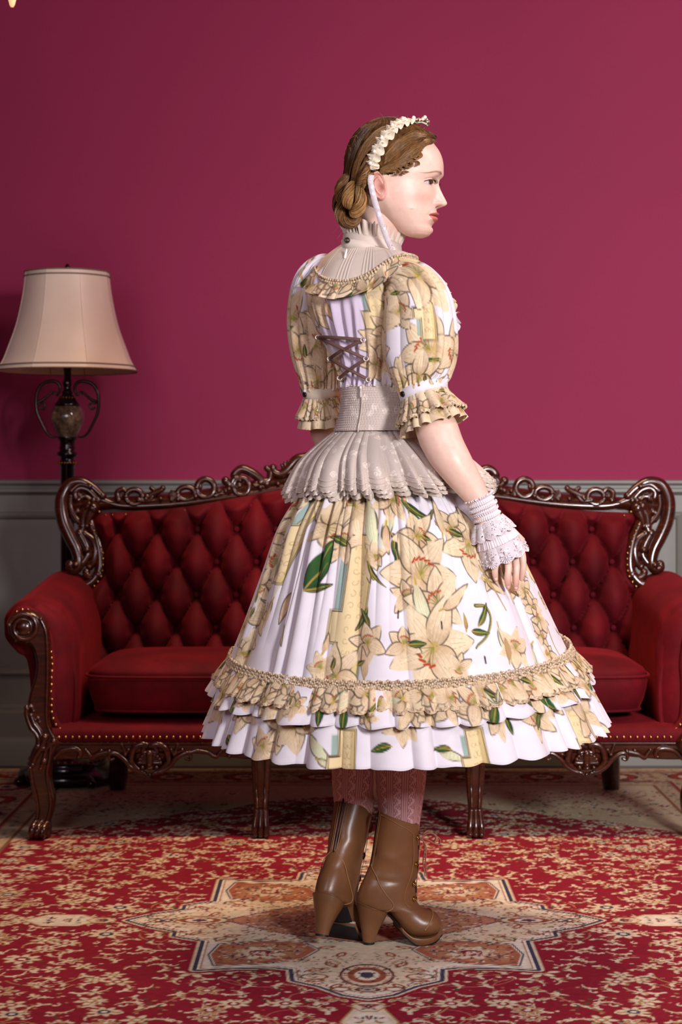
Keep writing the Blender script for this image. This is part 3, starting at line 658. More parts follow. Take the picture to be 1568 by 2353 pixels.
        # rear leg
        M = MB(); q = crom([(.755, 5.86, .26), (.757, 5.87, .15), (.765, 5.90, .05), (.77, 5.915, .010)], 6); M.tube(q, np.linspace(.034, .026, len(q)), 8); M.build('rear_leg', W, root, xf=lambda v, xf=xf: np.maximum(xf(v), (-9, -9, .0095)), mirror=mir)
        M = MB(); q = crom([(.83, 5.80, .26), (.85, 5.80, .50), (.84, 5.83, .66)], 6); M.tube(q, .022, 8); M.build('back_post', W, root, xf=xf, mirror=mir)
        # front apron carvings, half each
        h2 = lambda px, py: E(px, py, 5.13); M = MB()
        def a2(seq, r0, r1, rm=None, dy=-.012):
            q = crom([h2(*s_)+(0, dy, 0) for s_ in seq], 7); t = np.linspace(0, 1, len(q)); M.tube(q, interp([0, .5, 1], [r0, rm or (r0+r1)/2, r1], t), 8); M.ball(q[0], r0*1.1, 8, 6); M.ball(q[-1], r1*1.1, 8, 6)
        cx_ = 1347
        for s2 in (-1, 1):
            f = lambda px, py: (cx_+s2*(px-cx_), py)
            a2([f(1353, 1726), f(1362, 1728), f(1360, 1714), f(1352, 1712), f(1366, 1709), f(1382, 1717), f(1389, 1735), f(1388, 1750), f(1376, 1764), f(1364, 1772)], .006, .006, .0095)
            a2([f(1358, 1775), f(1376, 1770), f(1392, 1760), f(1404, 1745), f(1418, 1734), f(1432, 1729), f(1441, 1734), f(1438, 1744), f(1430, 1742)], .006, .004, .0065)
            a2([f(1403, 1732), f(1408, 1718), f(1411, 1709)], .006, .004); a2([f(1396, 1722), f(1402, 1730)], .005, .004)
            for j in range(4): a = .35+.4*j; a2([(cx_+s2*4, 1752), (cx_+s2*(4+20*math.sin(a)), 1752-20*math.cos(a))], .0055, .0065)
            M.ball(h2(cx_+s2*16, 1762)+(0, -.018, 0), .0062, 10, 8); M.ball(h2(cx_+s2*8, 1778)+(0, -.014, 0), .004, 8, 6)
        a2([(1347, 1730), (1347, 1756)], .010, .008, dy=-.02); M.ball(h2(1347, 1763)+(0, -.02, 0), (.011, .008, .006), 10, 8); M.ball(h2(1347, 1779)+(0, -.014, 0), (.005, .005, .007), 8, 6)
        a2([(1440, 1726), (1466, 1732), (1480, 1740), (1486, 1732), (1494, 1722)], .007, .005); a2([(1458, 1724), (1476, 1736)], .006, .004)
        a2([(1510, 1738), (1506, 1732), (1508, 1724), (1518, 1719), (1534, 1720), (1552, 1726), (1566, 1740)], .006, .006, .008)
        a2([(1256, 1728), (1240, 1724), (1215, 1728), (1196, 1738), (1188, 1730), (1180, 1722)], .006, .005); a2([(1165, 1736), (1160, 1726), (1148, 1720), (1130, 1722), (1112, 1728)], .006, .007)
        a2([(1272, 1722), (1290, 1732)], .006, .004)
        M.build('apron_carving', W, root, xf=xf, mirror=mir)
        # middle front legs (tapered, with carved claw feet)
        mx = .246*1; M = MB()
        mx = h2(1092, 0)[0]
        for z_, r_ in (): pass
        prof = [(.255, .026), (.22, .027), (.18, .0255), (.12, .0215), (.075, .018), (.060, .019)]
        zz_ = np.linspace(.265, .058, 22); rr_ = interp([-p[0] for p in prof], [p[1] for p in prof], -zz_)
        sq = [(math.copysign(abs(math.cos(a))**.5, math.cos(a)), math.copysign(abs(math.sin(a))**.5, math.sin(a))) for a in np.linspace(0, 2*np.pi, 24, endpoint=False)]
        P = np.array([[(mx+r*c_[0], 5.135+r*c_[1]+.004*(.2-z), z) for c_ in sq] for z, r in zip(zz_, rr_)]); M.grid(P, cv=True)
        for dx in (-1, 1): M.tube([(mx+dx*.014, 5.105, .24), (mx+dx*.010, 5.112, .09)], .003, 6)
        for dx in (-.013, 0, .013): q = crom([(mx+dx*.8, 5.118, .085), (mx+dx, 5.108, .062), (mx+dx*1.2, 5.100, .038), (mx+dx*1.2, 5.100, .02)], 4); M.tube(q, .0085, 8); M.ball(q[-1], .009, 8, 6)
        M.ball((mx, 5.125, .033), (.024, .026, .024), 14, 10)
        M.build('front_leg', W, root, xf=lambda v, xf=xf: np.maximum(xf(v), (-9, -9, .0095)), mirror=mir)
    # --- front apron board (between the posts), shaped lower edge
    xs = np.linspace(-.86, .86, 161); lo = .228+.010*np.cos(xs*2*np.pi/.55)
    poly = [(x, .262) for x in xs]+[(x, z) for x, z in zip(xs[::-1], lo[::-1])]
    M = MB(); M.prism(np.array(poly)+(XC, 0), 5.120, 5.150, bev=.004); M.tube([(XC-.86, 5.121, .262), (XC+.86, 5.121, .262)], .006, 8); M.build('apron', W, root, sharp=45)
    for cx_ in (-1, 1):      # solid ground behind each cartouche
        M = MB(); c = E(1347, 0, 5.13)[0]*cx_+XC; t = np.linspace(0, np.pi, 20); M.prism(np.array([(c+.078*math.cos(a), .238-.050*math.sin(a)) for a in t]), 5.126, 5.146, bev=.003)
        M.build('cartouche_ground', W, root)
    # --- velvet base strip under the cushion with its tacks
    prof = [(5.118, .268), (5.114, .278), (5.114, .292), (5.120, .302), (5.15, .312), (5.25, .316), (5.75, .316)]
    M = MB(); P = np.array([[(x, y, z) for y, z in prof] for x in np.linspace(XC-.855, XC+.855, 60)]); M.grid(P, flip=True); M.build('seat_base', V, root)
    M = MB()
    for x in np.arange(-.832, .833, .0181): M.ball((x+XC, 5.112, .2795), (.0045, .0032, .0045), 8, 6)
    M.build('tack_row', G, root, kind='stuff')
    M = MB(); M.box((XC-.77, 5.15, .235), (XC+.77, 5.80, .300)); M.build('seat_frame', W, root, smooth=False)
    # --- long seat cushion with piping
    hw, y0, y1, zl, zs_ = .772, 5.135, 5.66, .343, .437
    nu = 240; t = np.linspace(0, 2*np.pi, nu, endpoint=False)
    def rr(ins, z, bulge=0.):
        e = 9.; c, s = np.cos(t), np.sin(t); k = (np.abs(c)**e+np.abs(s)**e)**(-1/e)
        x = c*k*(hw-ins); y = s*k*((y1-y0)/2-ins); return np.stack([x+XC, y+(y0+y1)/2, z+0*t+bulge*(np.clip(1-(x/hw)**4, 0, 1))], -1)
    L = [rr(.05, zl-.006), rr(.028, zl-.004), rr(.020, zl+.004), rr(.010, zl+.03), rr(.003, zl+.06), rr(.0, zs_-.014), rr(.004, zs_-.004), rr(.006, zs_+.002), rr(.004, zs_+.008), rr(.010, zs_+.018), rr(.028, zs_+.030), rr(.055, zs_+.040), rr(.10, zs_+.047), rr(.16, zs_+.051), rr(.22, zs_+.053), rr(.26, zs_+.053)]
    M = MB(); M.grid(np.array(L), cv=True); top = L[-1]; M.add(top, [tuple(range(nu))]); M.add(L[0], [tuple(range(nu))[::-1]])
    cu = M.build('seat_cushion', V, root)
    for nm, ins, z in (('piping', -.002, zs_), ('piping', .020, zl)):
        M = MB(); q = rr(ins, z); M.tube(np.vstack([q, q[:2]]), .0042, 8, cap=False); M.build(nm, V, cu)
sofa()
# ------------------------------------------------------------------ the standing woman
woman = thing('person', 'woman in lily print dress standing with her back turned and face in profile', 'person', (.10, 4.0, .009))
S4 = F/4.0
def skin_mat():
    m = NT('fair_skin'); m.set(Roughness=.42); m.b.inputs['Specular IOR Level'].default_value = .45
    f = m.noise(90, 4); c = m.mix(m.attr(), m.ramp(f, [(.3, (.93, .90, .90)), (.7, (1, 1, 1))]), 1., 'MULTIPLY'); m.l(c, m.b.inputs['Base Color'])
    m.b.inputs['Subsurface Weight'].default_value = .12; m.b.inputs['Subsurface Radius'].default_value = (.010, .004, .002); m.b.inputs['Subsurface Scale'].default_value = 1.
    m.bump(m.noise(700, 2), .08, .0006); return m.m
SKIN = skin_mat()
CS = np.array(hx('ebc8b6'))                   # base skin colour
PSI = math.radians(10)
HF = np.array((math.cos(PSI), -math.sin(PSI), 0)); HS = np.array((-math.sin(PSI), -math.cos(PSI), 0)); HU = np.array((0, 0, 1.))
HO = at(915, 420, 3.96); KH = 3.96/F
hxp = lambda px: (px-915)*KH
hzp = lambda py: (420-py)*KH
# tables down the head (image rows) -> front, back, half width
_y = [279, 284, 296, 310, 322, 334, 348, 361, 379, 392, 405, 416, 424, 434, 446, 458, 470, 480, 490, 500, 510, 520, 530, 538, 544, 548.5]
_f = [895, 925, 958, 978, 989, 998, 1008, 1014, 1018, 1018.5, 1016.5, 1010, 1006, 1004, 1003, 1002.5, 1002, 1002, 1003, 1001, 997.5, 993.5, 992.5, 989, 983, 972]
_b = [885, 860, 838, 824, 815, 809, 804, 801, 800, 800, 801, 804, 806, 810, 816, 824, 834, 845, 858, 872, 886, 900, 914, 926, 940, 962]
_w = [.006, .026, .044, .056, .063, .068, .0715, .0735, .0745, .0748, .0745, .074, .0735, .073, .072, .0705, .0685, .066, .063, .059, .0545, .049, .0425, .035, .025, .006]
_z = [hzp(y) for y in _y][::-1]; _F = [hxp(v)/math.cos(PSI) for v in _f][::-1]; _B = [hxp(v)/math.cos(PSI) for v in _b][::-1]; _W = _w[::-1]
def head_section(z):
    return interp(_z, _F, z), interp(_z, _B, z), interp(_z, _W, z)
def head_surf(z, phi, off=0.):
    """local (a forward, l toward her right side, z) of the head surface"""
    fr, bk, wd = head_section(z); c0 = bk+(fr-bk)*.47
    e = 2.35; cs_, sn = np.cos(phi), np.sin(phi)
    ee = np.where(cs_ > 0, 2.0+.12*sm(hzp(480), hzp(430), z)*(1-sm(hzp(380), hzp(320), z)), 2.1)
    k = (np.abs(cs_)**ee+np.abs(sn)**ee)**(-1/ee)
    a = c0+np.where(cs_ > 0, fr-c0, c0-bk)*cs_*k; l = wd*sn*k
    n = norm(np.stack([cs_*wd, sn*(fr-bk)/2, 0*cs_], -1))
    return a+n[..., 0]*off, l+n[..., 1]*off, z+0*a
def head_world(a, l, z): return HO+np.multiply.outer(a, HF)+np.multiply.outer(l, HS)+np.multiply.outer(z, HU)
def lift(px, py, off=0., Y0=3.89):
    """world point on the near side of the head shell (plus off) that shows at a given place of her profile"""
    px = np.atleast_1d(np.asarray(px, float)); py = np.atleast_1d(np.asarray(py, float)); off = np.broadcast_to(off, px.shape)
    z = np.clip(hzp(py), _z[0]+.001, _z[-1]-.0005); ph = np.linspace(0, np.pi, 181)
    out = np.zeros((len(px), 3))
    for i in range(len(px)):
        a, l, zz = head_surf(np.full(181, z[i]), ph, off[i]); x = a*math.cos(PSI)-l*math.sin(PSI); t = hxp(px[i])
        j = int(np.argmin(np.abs(x-t))); 
        s = 0.
        if 0 < j < 180:
            j0 = j if (x[j]-t)*(x[min(j+1, 180)]-t) <= 0 else j-1; d = x[j0+1]-x[j0]; s = np.clip((t-x[j0])/d, 0, 1) if abs(d) > 1e-9 else 0; a_ = a[j0]+s*(a[j0+1]-a[j0]); l_ = l[j0]+s*(l[j0+1]-l[j0])
        else: a_, l_ = a[j], l[j]
        dx = t-(a_*math.cos(PSI)-l_*math.sin(PSI))          # outside the silhouette: carry on sideways
        out[i] = HO+a_*HF+l_*HS+hzp(py[i])*HU+np.array((dx, 0, 0))
    return out
def build_head():
    zs = np.concatenate([np.arange(_z[0]+.0002, hzp(405), .00072), np.arange(hzp(405), _z[-1]-.0002, .0018)])
    # angles: fine over the face, coarse at the back
    ph = np.concatenate([np.linspace(-2.0, 2.0, 290), np.linspace(2.0, 2*np.pi-2.0, 70)[1:-1]])
    Z, PH = np.meshgrid(zs, ph, indexing='ij'); A, L, Zz = head_surf(Z, PH)
    y = 420-Z/KH; al = np.abs(L); front = np.cos(PH) > 0
    D = np.zeros_like(A)
    mm = .001
    # nose ridge: height above the face plane, width along its length
    nh = interp([416, 424, 434, 446, 457, 464, 470, 474, 477, 479.5, 482, 486], np.array([0, 2.2, 6.0, 11.5, 17, 20.5, 22.6, 21.0, 16.5, 9.0, 2.5, 0]), y)*(y > 416)*(y < 486)
    nw = interp([416, 430, 446, 460, 470, 476, 482], np.array([8, 6.5, 7, 8.2, 9.0, 9.4, 9.5]), y)*mm
    D += nh*mm*np.exp(-(al/nw)**2.3)
    # wing of the nose, nostril
    D += 9.5*mm*np.exp(-((al-.0125)/.0058)**2-((y-471.5)/7.0)**2*1.0)*(y < 482)
    D -= 7.0*mm*np.exp(-((al-.0075)/.0036)**2-((y-479.5)/2.6)**2)
    D -= 2.2*mm*np.exp(-((al-.0195)/.0035)**2-((y-472)/8)**2)
    # eye socket, brow ridge, upper lid crease, cheekbone
    D -= 8.5*mm*np.exp(-((al-.021)/.011)**2-((y-425)/11)**2)
    D -= 3.5*mm*np.exp(-((al-.036)/.014)**2-((y-427)/10)**2)
    D += 3.0*mm*np.exp(-((al-.030)/.020)**2-((y-405)/8)**2)
    D += 3.2*mm*np.exp(-((al-.048)/.018)**2-((y-455)/14)**2)
    D -= 2.0*mm*np.exp(-((al-.046)/.014)**2-((y-497)/16)**2)
    # eyelids: rounded over the eyeball, with an almond opening
    ex, ew = .0340, .0145
    t = (al-ex)/ew; yo = 427.5; up_ = 5.6*(1-t**2*.9)+.6*t; lo_ = 4.4*(1-t**2)
    inside = (np.abs(t) < 1.02) & (y > yo-up_+.4*t) & (y < yo+lo_)
    lid = np.exp(-((al-ex)/.0155)**2-((y-427)/11)**2); D += 4.6*mm*lid
    edge_u = np.exp(-((y-(yo-up_-1.2))/1.5)**2)*(np.abs(t) < 1.1); D += 1.0*mm*edge_u
    D -= 1.5*mm*np.exp(-((y-(yo-up_-5.0))/1.4)**2)*np.exp(-(t/1.1)**4)
    edge_l = np.exp(-((y-(yo+lo_+1.3))/1.4)**2)*(np.abs(t) < 1.1); D += .7*mm*edge_l
    # lips
    ml = .0285; tl = np.clip(1-(al/ml)**2, 0, 1)**.5
    ym = 500.5-1.2*(1-(al/ml)**2)-0*y
    D += 5.2*mm*tl*np.exp(-((y-(ym-5.0))/4.0)**2)*(.85+.15*np.exp(-((al-.005)/.004)**2))
    D += 6.2*mm*tl*np.exp(-((y-(ym+6.8))/5.0)**2)
    D -= 3.8*mm*np.exp(-((y-ym)/1.35)**2)*np.exp(-(al/.0265)**4)
    D -= 1.6*mm*np.exp(-((al-.030)/.005)**2-((y-500)/5)**2)
    D -= 2.6*mm*np.exp(-(al/.018)**2-((y-521)/4.5)**2)
    D += 2.6*mm*np.exp(-(al/.016)**2-((y-533)/7)**2)
    D -= 1.0*mm*np.exp(-(al/.0035)**2-((y-487)/4)**2)
    D *= front*sm(0, .35, np.cos(PH))
    A2 = A+D; L2 = L.copy()
    A2 = np.where(inside & front, A2-.0068, A2)
    # wings push sideways a little
    L2 += np.sign(L)*2.0*mm*np.exp(-((al-.013)/.006)**2-((y-472)/6)**2)*front
    P = head_world(A2, L2, Zz)
    # colour
    c = np.empty(P.shape); c[:] = CS
    def tint(mask, col): nonlocal c; m = np.clip(mask, 0, 1)[..., None]; c = c*(1-m)+np.array(col)*m
    fr = front*1.
    tint(.42*np.exp(-((al-.050)/.020)**2-((y-462)/17)**2)*fr, hx('dc9386'))
    tint(.30*np.exp(-(al/.010)**2-((y-471)/8)**2)*fr, hx('dd9a8a')); tint(.45*np.exp(-((al-.016)/.005)**2-((y-474)/6)**2)*fr, hx('cf8274'))
    tint(.30*np.exp(-((al-.034)/.020)**2-((y-424)/10)**2)*fr, hx('cf9a86')); tint(.2*np.exp(-((y-540)/10)**2)*fr, hx('d99f90'))
    lipu = (y > ym-8.5+4.5*(al/ml)**2-0.8*np.exp(-((al-.005)/.004)**2)) & (y < ym+.4) & (al < ml); lipl = (y >= ym+.4) & (y < ym+13.5*tl) & (al < ml*.98)
    tint(.9*lipu*fr, hx('bd5a55')); tint(.9*lipl*fr, hx('cf6d66')); tint(np.exp(-((y-ym)/1.2)**2)*(al < ml)*fr*.8, hx('5e2420'))
    tint(np.exp(-((al-.0075)/.0030)**2-((y-479.8)/1.7)**2)*fr*1.1, hx('4a1d16'))
    # brow: soft brown arc
    yb = 405.5-2.5*np.sin(np.clip((al-.014)/.036, 0, 1)*2.4)+4.5*sm(.034, .054, al); wb = interp([0, .013, .017, .030, .052, .06], [0, .2, 3.2, 2.6, .9, 0], al)
    tint(.85*np.exp(-((y-yb)/np.maximum(wb, .3))**2)*(al > .012)*(al < .060)*fr, hx('76482c'))
    # lid margins and crease
    tint(.95*np.exp(-((y-(yo-up_-.3))/1.15)**2)*(np.abs(t) < 1.08)*fr, hx('2a1712')); tint(.45*np.exp(-((y-(yo+lo_+.6))/1.0)**2)*(np.abs(t) < 1.0)*fr, hx('7c4a3e'))
    tint(.35*np.exp(-((y-(yo-up_-5.0))/1.3)**2)*(np.abs(t) < 1.05)*fr, hx('a0624f'))
    tint((inside*1.)*fr, hx('8a4a3e'))
    tint(.5*np.exp(-((al-.058)/.0014)**2-((y-490)/1.6)**2)*fr*(L > 0), hx('b06a5c'))
    M = MB(); M.grid(P, cv=True, col=c, flip=False); M.add(P[0], [tuple(range(P.shape[1]))[::-1]], col=CS)
    return M
def add_ear(M, sgn):
    """ear: a shaped shell standing off the side of the head"""
    nt, nr = 64, 26; th = np.linspace(0, 2*np.pi, nt, endpoint=False); r = np.linspace(.03, 1, nr)
    R, T = np.meshgrid(r, th, indexing='ij')
    # outline in ear coordinates: u back(-)/front(+), v up
    ou = np.where(np.cos(T) > 0, .0135*(1-.15*np.sin(T)), .0185+.0022*np.sin(T)); ov = np.where(np.sin(T) > 0, .0315, .029)
    taper = 1-.22*np.clip(-np.sin(T), 0, 1)**2
    u = R*ou*np.cos(T)*taper; v = R*ov*np.sin(T)
    back = np.clip(-np.cos(T)*.5+.5+.35*np.sin(T), 0, 1)
    h = .007+.004*R+.0045*np.exp(-((R-.88)/.09)**2)*(.25+.75*back)-.004*np.exp(-((R-.70)/.09)**2)*back+.0035*np.exp(-((R-.50)/.10)**2)*back
    h += -.0052*np.exp(-((u-.002)/.0068)**2-((v+.002)/.0095)**2)+.003*np.exp(-((u-.0105)/.0035)**2-((v+.003)/.006)**2)
    h += .0025*np.exp(-((v+.0235)/.006)**2-(u/.008)**2)-.003*np.exp(-((u+.004)/.006)**2-((v-.017)/.006)**2)
    h = np.where(R > .985, -.012, h)
    h -= .006*np.exp(-((np.cos(T)-1)/.55)**2)*R**2*(R < .985)      # front of the ear sinks into the cheek
    h += .005*np.clip(-u/.018, 0, 1)
    tilt = math.radians(8); a0, z0 = -.027, hzp(440)
    a = a0+u*math.cos(tilt)-v*math.sin(tilt)*1; z = z0+v*math.cos(tilt)+u*math.sin(tilt)
    fr, bk, wd = head_section(z); c0 = bk+(fr-bk)*.47; lw = wd*np.sqrt(np.clip(1-((a-c0)/np.where(a > c0, fr-c0, c0-bk))**2, .05, 1))
    P = head_world(a, sgn*(lw+h-.001), z)
    col = np.empty(P.shape); col[:] = np.array(hx('e6b3a4')); dk = np.exp(-((u-.002)/.006)**2-((v+.002)/.009)**2)[..., None]; col = col*(1-.6*dk)+np.array(hx('a04f42'))*.8*dk
    rd = (np.exp(-((R-.9)/.12)**2)*.35)[..., None]; col = col*(1-rd)+np.array(hx('d98878'))*rd
    M.grid(P, cv=True, col=col, flip=sgn < 0); M.add(P[0], [tuple(range(nt))[::(-1 if sgn > 0 else 1)]], col=hx('b8685a'))

def limb(M, pts, rad, k=28, el=1.0, up=None, n=8, col=CS):
    q = crom(pts, n); t = np.linspace(0, 1, len(q)); r = interp(np.linspace(0, 1, len(rad)), rad, t); M.tube(q, r, k, col=col, flat=el, up=up); return q

def remeshed(M, voxel, smooth=2):
    """union of the pieces into one continuous surface (voxel remesh); returns verts, faces"""
    o = M.build('tmp', SKIN); md = o.modifiers.new('r', 'REMESH'); md.mode = 'VOXEL'; md.voxel_size = voxel
    sm_ = o.modifiers.new('s', 'SMOOTH'); sm_.iterations = smooth; sm_.factor = .5
    dg = bpy.context.evaluated_depsgraph_get(); e = o.evaluated_get(dg); me = e.to_mesh()
    V = np.empty(len(me.vertices)*3, np.float32); me.vertices.foreach_get('co', V)
    lp = np.empty(len(me.loops), np.int32); me.loops.foreach_get('vertex_index', lp); V = V.reshape(-1, 3)
    tot = np.empty(len(me.polygons), np.int32); me.polygons.foreach_get('loop_total', tot); st = np.concatenate([[0], np.cumsum(tot)[:-1]])
    q = lp[(st[tot == 4][:, None]+np.arange(4))]; tr = lp[(st[tot == 3][:, None]+np.arange(3))] if (tot == 3).any() else None
    e.to_mesh_clear(); md_ = o.data; bpy.data.objects.remove(o); bpy.data.meshes.remove(md_); return V, q, tr
def hand(M, base, tips, wrist, thumb):
    """palm with five separate fingers; base/tips: per finger (point), radius"""
    B = np.array([b for b in base]); c = B.mean(0)
    for i in range(4):                                # metacarpals blend into the palm
        w0 = wrist+(B[i]-c)*.45; M.tube(crom([w0, (w0+B[i])/2, B[i]], 5), [.0125]*11, 12)
    for i in range(3): M.tube(crom([(wrist*.55+B[i]*.45), (B[i]*.9+wrist*.1+B[i+1]*0)], 4) if False else np.array([wrist*.6+(B[i]+B[i+1])*.2, (B[i]+B[i+1])*.5*.9+wrist*.1]), [.0125, .0105], 12)
def finger(M, p, r):
    """p: knuckle, two joints, tip"""
    q = crom(p, 8); n = len(q); t = np.linspace(0, 1, n); rr = interp([0, .15, .33, .5, .66, .85, 1], np.array([1.05, .98, 1.0, .90, .93, .84, .66])*r, t); M.tube(q, rr, 14); M.ball(q[-1], rr[-1]*1.0, 12, 8)
def build_body():
    M = build_head()
    for s in (1, -1): add_ear(M, s)
    # neck
    q = [at(858, 600, 3.985), at(862, 570, 3.98), at(868, 540, 3.975), at(880, 495, 3.97), at(888, 455, 3.97)]
    limb(M, q, [.060, .051, .048, .050, .050], k=40)
    # torso, legs and upper arms: one voxel-unioned surface (mostly under the clothes)
    T = MB()
    th = np.linspace(0, 2*np.pi, 40, endpoint=False)
    sec = [(590, 860, 50, 50), (612, 852, 78, 60), (640, 852, 118, 78), (700, 862, 112, 100), (780, 868, 96, 100), (880, 880, 82, 80), (940, 884, 84, 82), (1000, 890, 110, 100), (1080, 900, 140, 120), (1160, 900, 130, 115), (1200, 898, 118, 100)]
    T.grid(np.array([[(at(cx, y, 4)[0]+w_/S4*math.cos(t), 3.99+d_/S4*math.sin(t), at(cx, y, 4)[2]) for t in th] for y, cx, w_, d_ in sec]), cv=True, flip=True)
    for y, cx, w_, d_ in (sec[0], sec[-1]): T.ball((at(cx, y, 4)[0], 3.99, at(cx, y, 4)[2]), (w_/S4, d_/S4, .02), 30, 10)
    for side in (0, 1):
        pts = ([at(930, 1160, 3.96), at(930, 1330, 3.96), at(930, 1500, 3.97), at(926, 1640, 3.99), at(921, 1780, 4.0), at(920, 1850, 4.005), at(920, 1920, 4.01), at(912, 1990, 4.01)] if side else
               [at(860, 1160, 4.03), at(850, 1330, 4.05), at(838, 1500, 4.06), at(825, 1640, 4.05), at(815, 1780, 4.03), at(812, 1850, 4.03), at(806, 1900, 4.018), at(798, 1960, 4.00)])
        limb(T, pts, [.085, .078, .060, .052, .0500, .044, .036, .032] if side else [.085, .078, .060, .052, .0455, .040, .034, .030])
    limb(T, [at(915, 675, 3.93), at(950, 680, 3.89), at(968, 760, 3.86), at(980, 860, 3.845), at(990, 930, 3.835)], [.030, .036, .040, .036, .034])
    limb(T, [at(760, 640, 4.05), at(722, 660, 4.08), at(722, 760, 4.10), at(738, 860, 4.11), at(745, 930, 4.12)], [.045, .045, .040, .038, .040])
    V, q, tr = remeshed(T, .009, 3)
    M.add(V, q, CS)
    if tr is not None: M.add(V, tr, CS)
    # right forearm and hand
    R = MB()
    limb(R, k=72, pts=[at(978, 880, 3.84), at(988, 930, 3.835), at(1004, 985, 3.82), at(1021, 1027, 3.81), at(1044, 1065, 3.80), at(1080, 1117, 3.80), at(1106, 1157, 3.80), at(1120, 1185, 3.805)], rad=[.030, .036, .0425, .0412, .0375, .0295, .0225, .0205])
    w_ = at(1116, 1180, 3.803)
    B = [at(1144, 1262, 3.790), at(1163, 1262, 3.795), at(1182, 1256, 3.812), at(1196, 1248, 3.832)]     # little, ring, middle, index knuckles
    q0 = np.array(B)
    for i, b in enumerate(B):
        w0 = w_+(b-q0.mean(0))*.4; R.tube(crom([w0, (w0+b)/2+(0, -.003, 0), b], 5), [.0135]*11, 14); R.ball(b, .0118, 12, 8)
    for i in range(3): m_ = (B[i]+B[i+1])/2; R.tube(np.array([w_*.7+m_*.3, m_*.92+w_*.08]), [.0145, .0105], 14)
    finger(R, [B[0], at(1141, 1292, 3.777), at(1138, 1313, 3.778), at(1140, 1332, 3.786)], .0070)
    finger(R, [B[1], at(1169, 1300, 3.773), at(1167, 1328, 3.770), at(1168, 1350, 3.781)], .0076)
    finger(R, [B[2], at(1187, 1300, 3.788), at(1186, 1330, 3.786), at(1186, 1353, 3.796)], .0076)
    finger(R, [B[3], at(1202, 1285, 3.822), at(1202, 1308, 3.822), at(1199, 1330, 3.828)], .0074)
    finger(R, [at(1150, 1215, 3.835), at(1176, 1240, 3.855), at(1188, 1268, 3.862), at(1188, 1290, 3.860)], .0095)
    V, q, tr = remeshed(R, .0014, 2)
    c = np.empty(V.shape); c[:] = CS
    y = HZ-(V[:, 2]-CH)*F/V[:, 1]; m = (sm(1305, 1350, y)*.5)[:, None]; c = c*(1-m)+np.array(hx('e09c8c'))*m
    M.add(V, q, c)
    # nails
    for p, w2, l2, yaw in ((at(1140.5, 1328, 3.7792), .0033, .0052, 0), (at(1168.5, 1344, 3.7735), .0037, .0062, 0), (at(1186.5, 1347, 3.7885), .0037, .0062, 0)):
        M.ball(p, (w2, .0014, l2), 14, 10, col=hx('f0cdbf'))
    # left forearm and hand, folded in front of her (away from the camera)
    R = MB()
    limb(R, k=64, pts=[at(742, 880, 4.115), at(745, 930, 4.12), at(751, 985, 4.13), at(765, 1030, 4.17), at(800, 1075, 4.25), at(840, 1105, 4.33), at(858, 1118, 4.36)], rad=[.037, .038, .0365, .034, .030, .0235, .022])
    w_ = at(860, 1120, 4.365); d = norm(at(930, 1150, 4.42)-w_); u_ = np.array((0, 0, 1.))-d*d[2]; u_ = norm(u_)
    B = [w_+d*.075+u_*k_ for k_ in (-.028, -.009, .009, .027)]
    for i, b in enumerate(B): R.tube(crom([w_+(b-w_)*.05+u_*(i-1.5)*.008, (w_+b)/2, b], 5), [.0135]*11, 12); finger(R, [b, b+d*.034, b+d*.056-(0, .006, 0), b+d*(.072 if i % 3 else .062)-(0, .014, 0)], .0083)
    for i in range(3): m_ = (B[i]+B[i+1])/2; R.tube(np.array([w_, m_]), [.014, .010], 12)
    finger(R, [w_+d*.02+u_*.02, w_+d*.045+u_*.042, w_+d*.07+u_*.050, w_+d*.09+u_*.052], .0095)
    V, q, tr = remeshed(R, .0032, 2); M.add(V, q, CS)
    body = M.build('body', SKIN, woman, useattr=True)
    # eyes
    ew = NT('eye'); ew.set(Roughness=.05); ew.b.inputs['Coat Weight'].default_value = 1.; ew.l(ew.attr(), ew.b.inputs['Base Color'])
    for s in (1, -1):
        a0, l0, z0 = .0590, .0340*s, hzp(427.5); r = .0122; th = np.linspace(0, 2*np.pi, 48, endpoint=False); g = np.linspace(0, np.pi, 40)
        gaze = norm(np.array((1., -.10*s+.08, -.04)))          # forward in head axes
        e1 = norm(np.cross(gaze, (0, 0, 1))); e2 = np.cross(e1, gaze)
        rr = r+.0007*np.exp(-(g/.42)**2)
        Pl = (np.cos(g)*rr)[:, None, None]*gaze+(np.sin(g)*rr)[:, None, None]*(np.cos(th)[None, :, None]*e1+np.sin(th)[None, :, None]*e2)
        P = head_world(a0+Pl[..., 0], l0+Pl[..., 1], z0+Pl[..., 2])
        col = np.empty(P.shape); col[:] = (.62, .58, .57); col[g < .50] = hx('3c4038'); col[g < .44] = hx('5d6a62'); col[g < .20] = (.004, .004, .004)
        E_ = MB(); E_.grid(P, cv=True, col=col); E_.build('eye', ew.m, body, useattr=True)
    LS = simple('eyelashes', hx('22130d'), .5)
    for s in (1, -1):
        E_ = MB(); n = 34
        for i in range(n):
            t = -1+2*i/(n-1); l = .0340+t*.0152; zz = hzp(427.5-5.6*(1-t*t*.9)-.6*t-.6); L0 = .0075+.0015*t
            fr, bk, wd = head_section(zz); c0 = bk+(fr-bk)*.47; a = c0+(fr-c0)*(max(0, 1-(l/wd)**2.2))**(1/2.2)+.0005
            p0 = np.array((a-.0010, l*s, zz)); p1 = p0+np.array((L0*.75, s*(L0*.5*(t+.2)), -.0006)); p2 = p0+np.array((L0*1.05, s*L0*.75*(t+.2), .0022))
            q = crom([p0, p1, p2], 4); E_.tube(head_world(q[:, 0], q[:, 1], q[:, 2]), np.linspace(.00028, .00010, len(q)), 4)
        E_.build('eyelashes', LS, body, kind='stuff')
    return body
BODY = build_body()
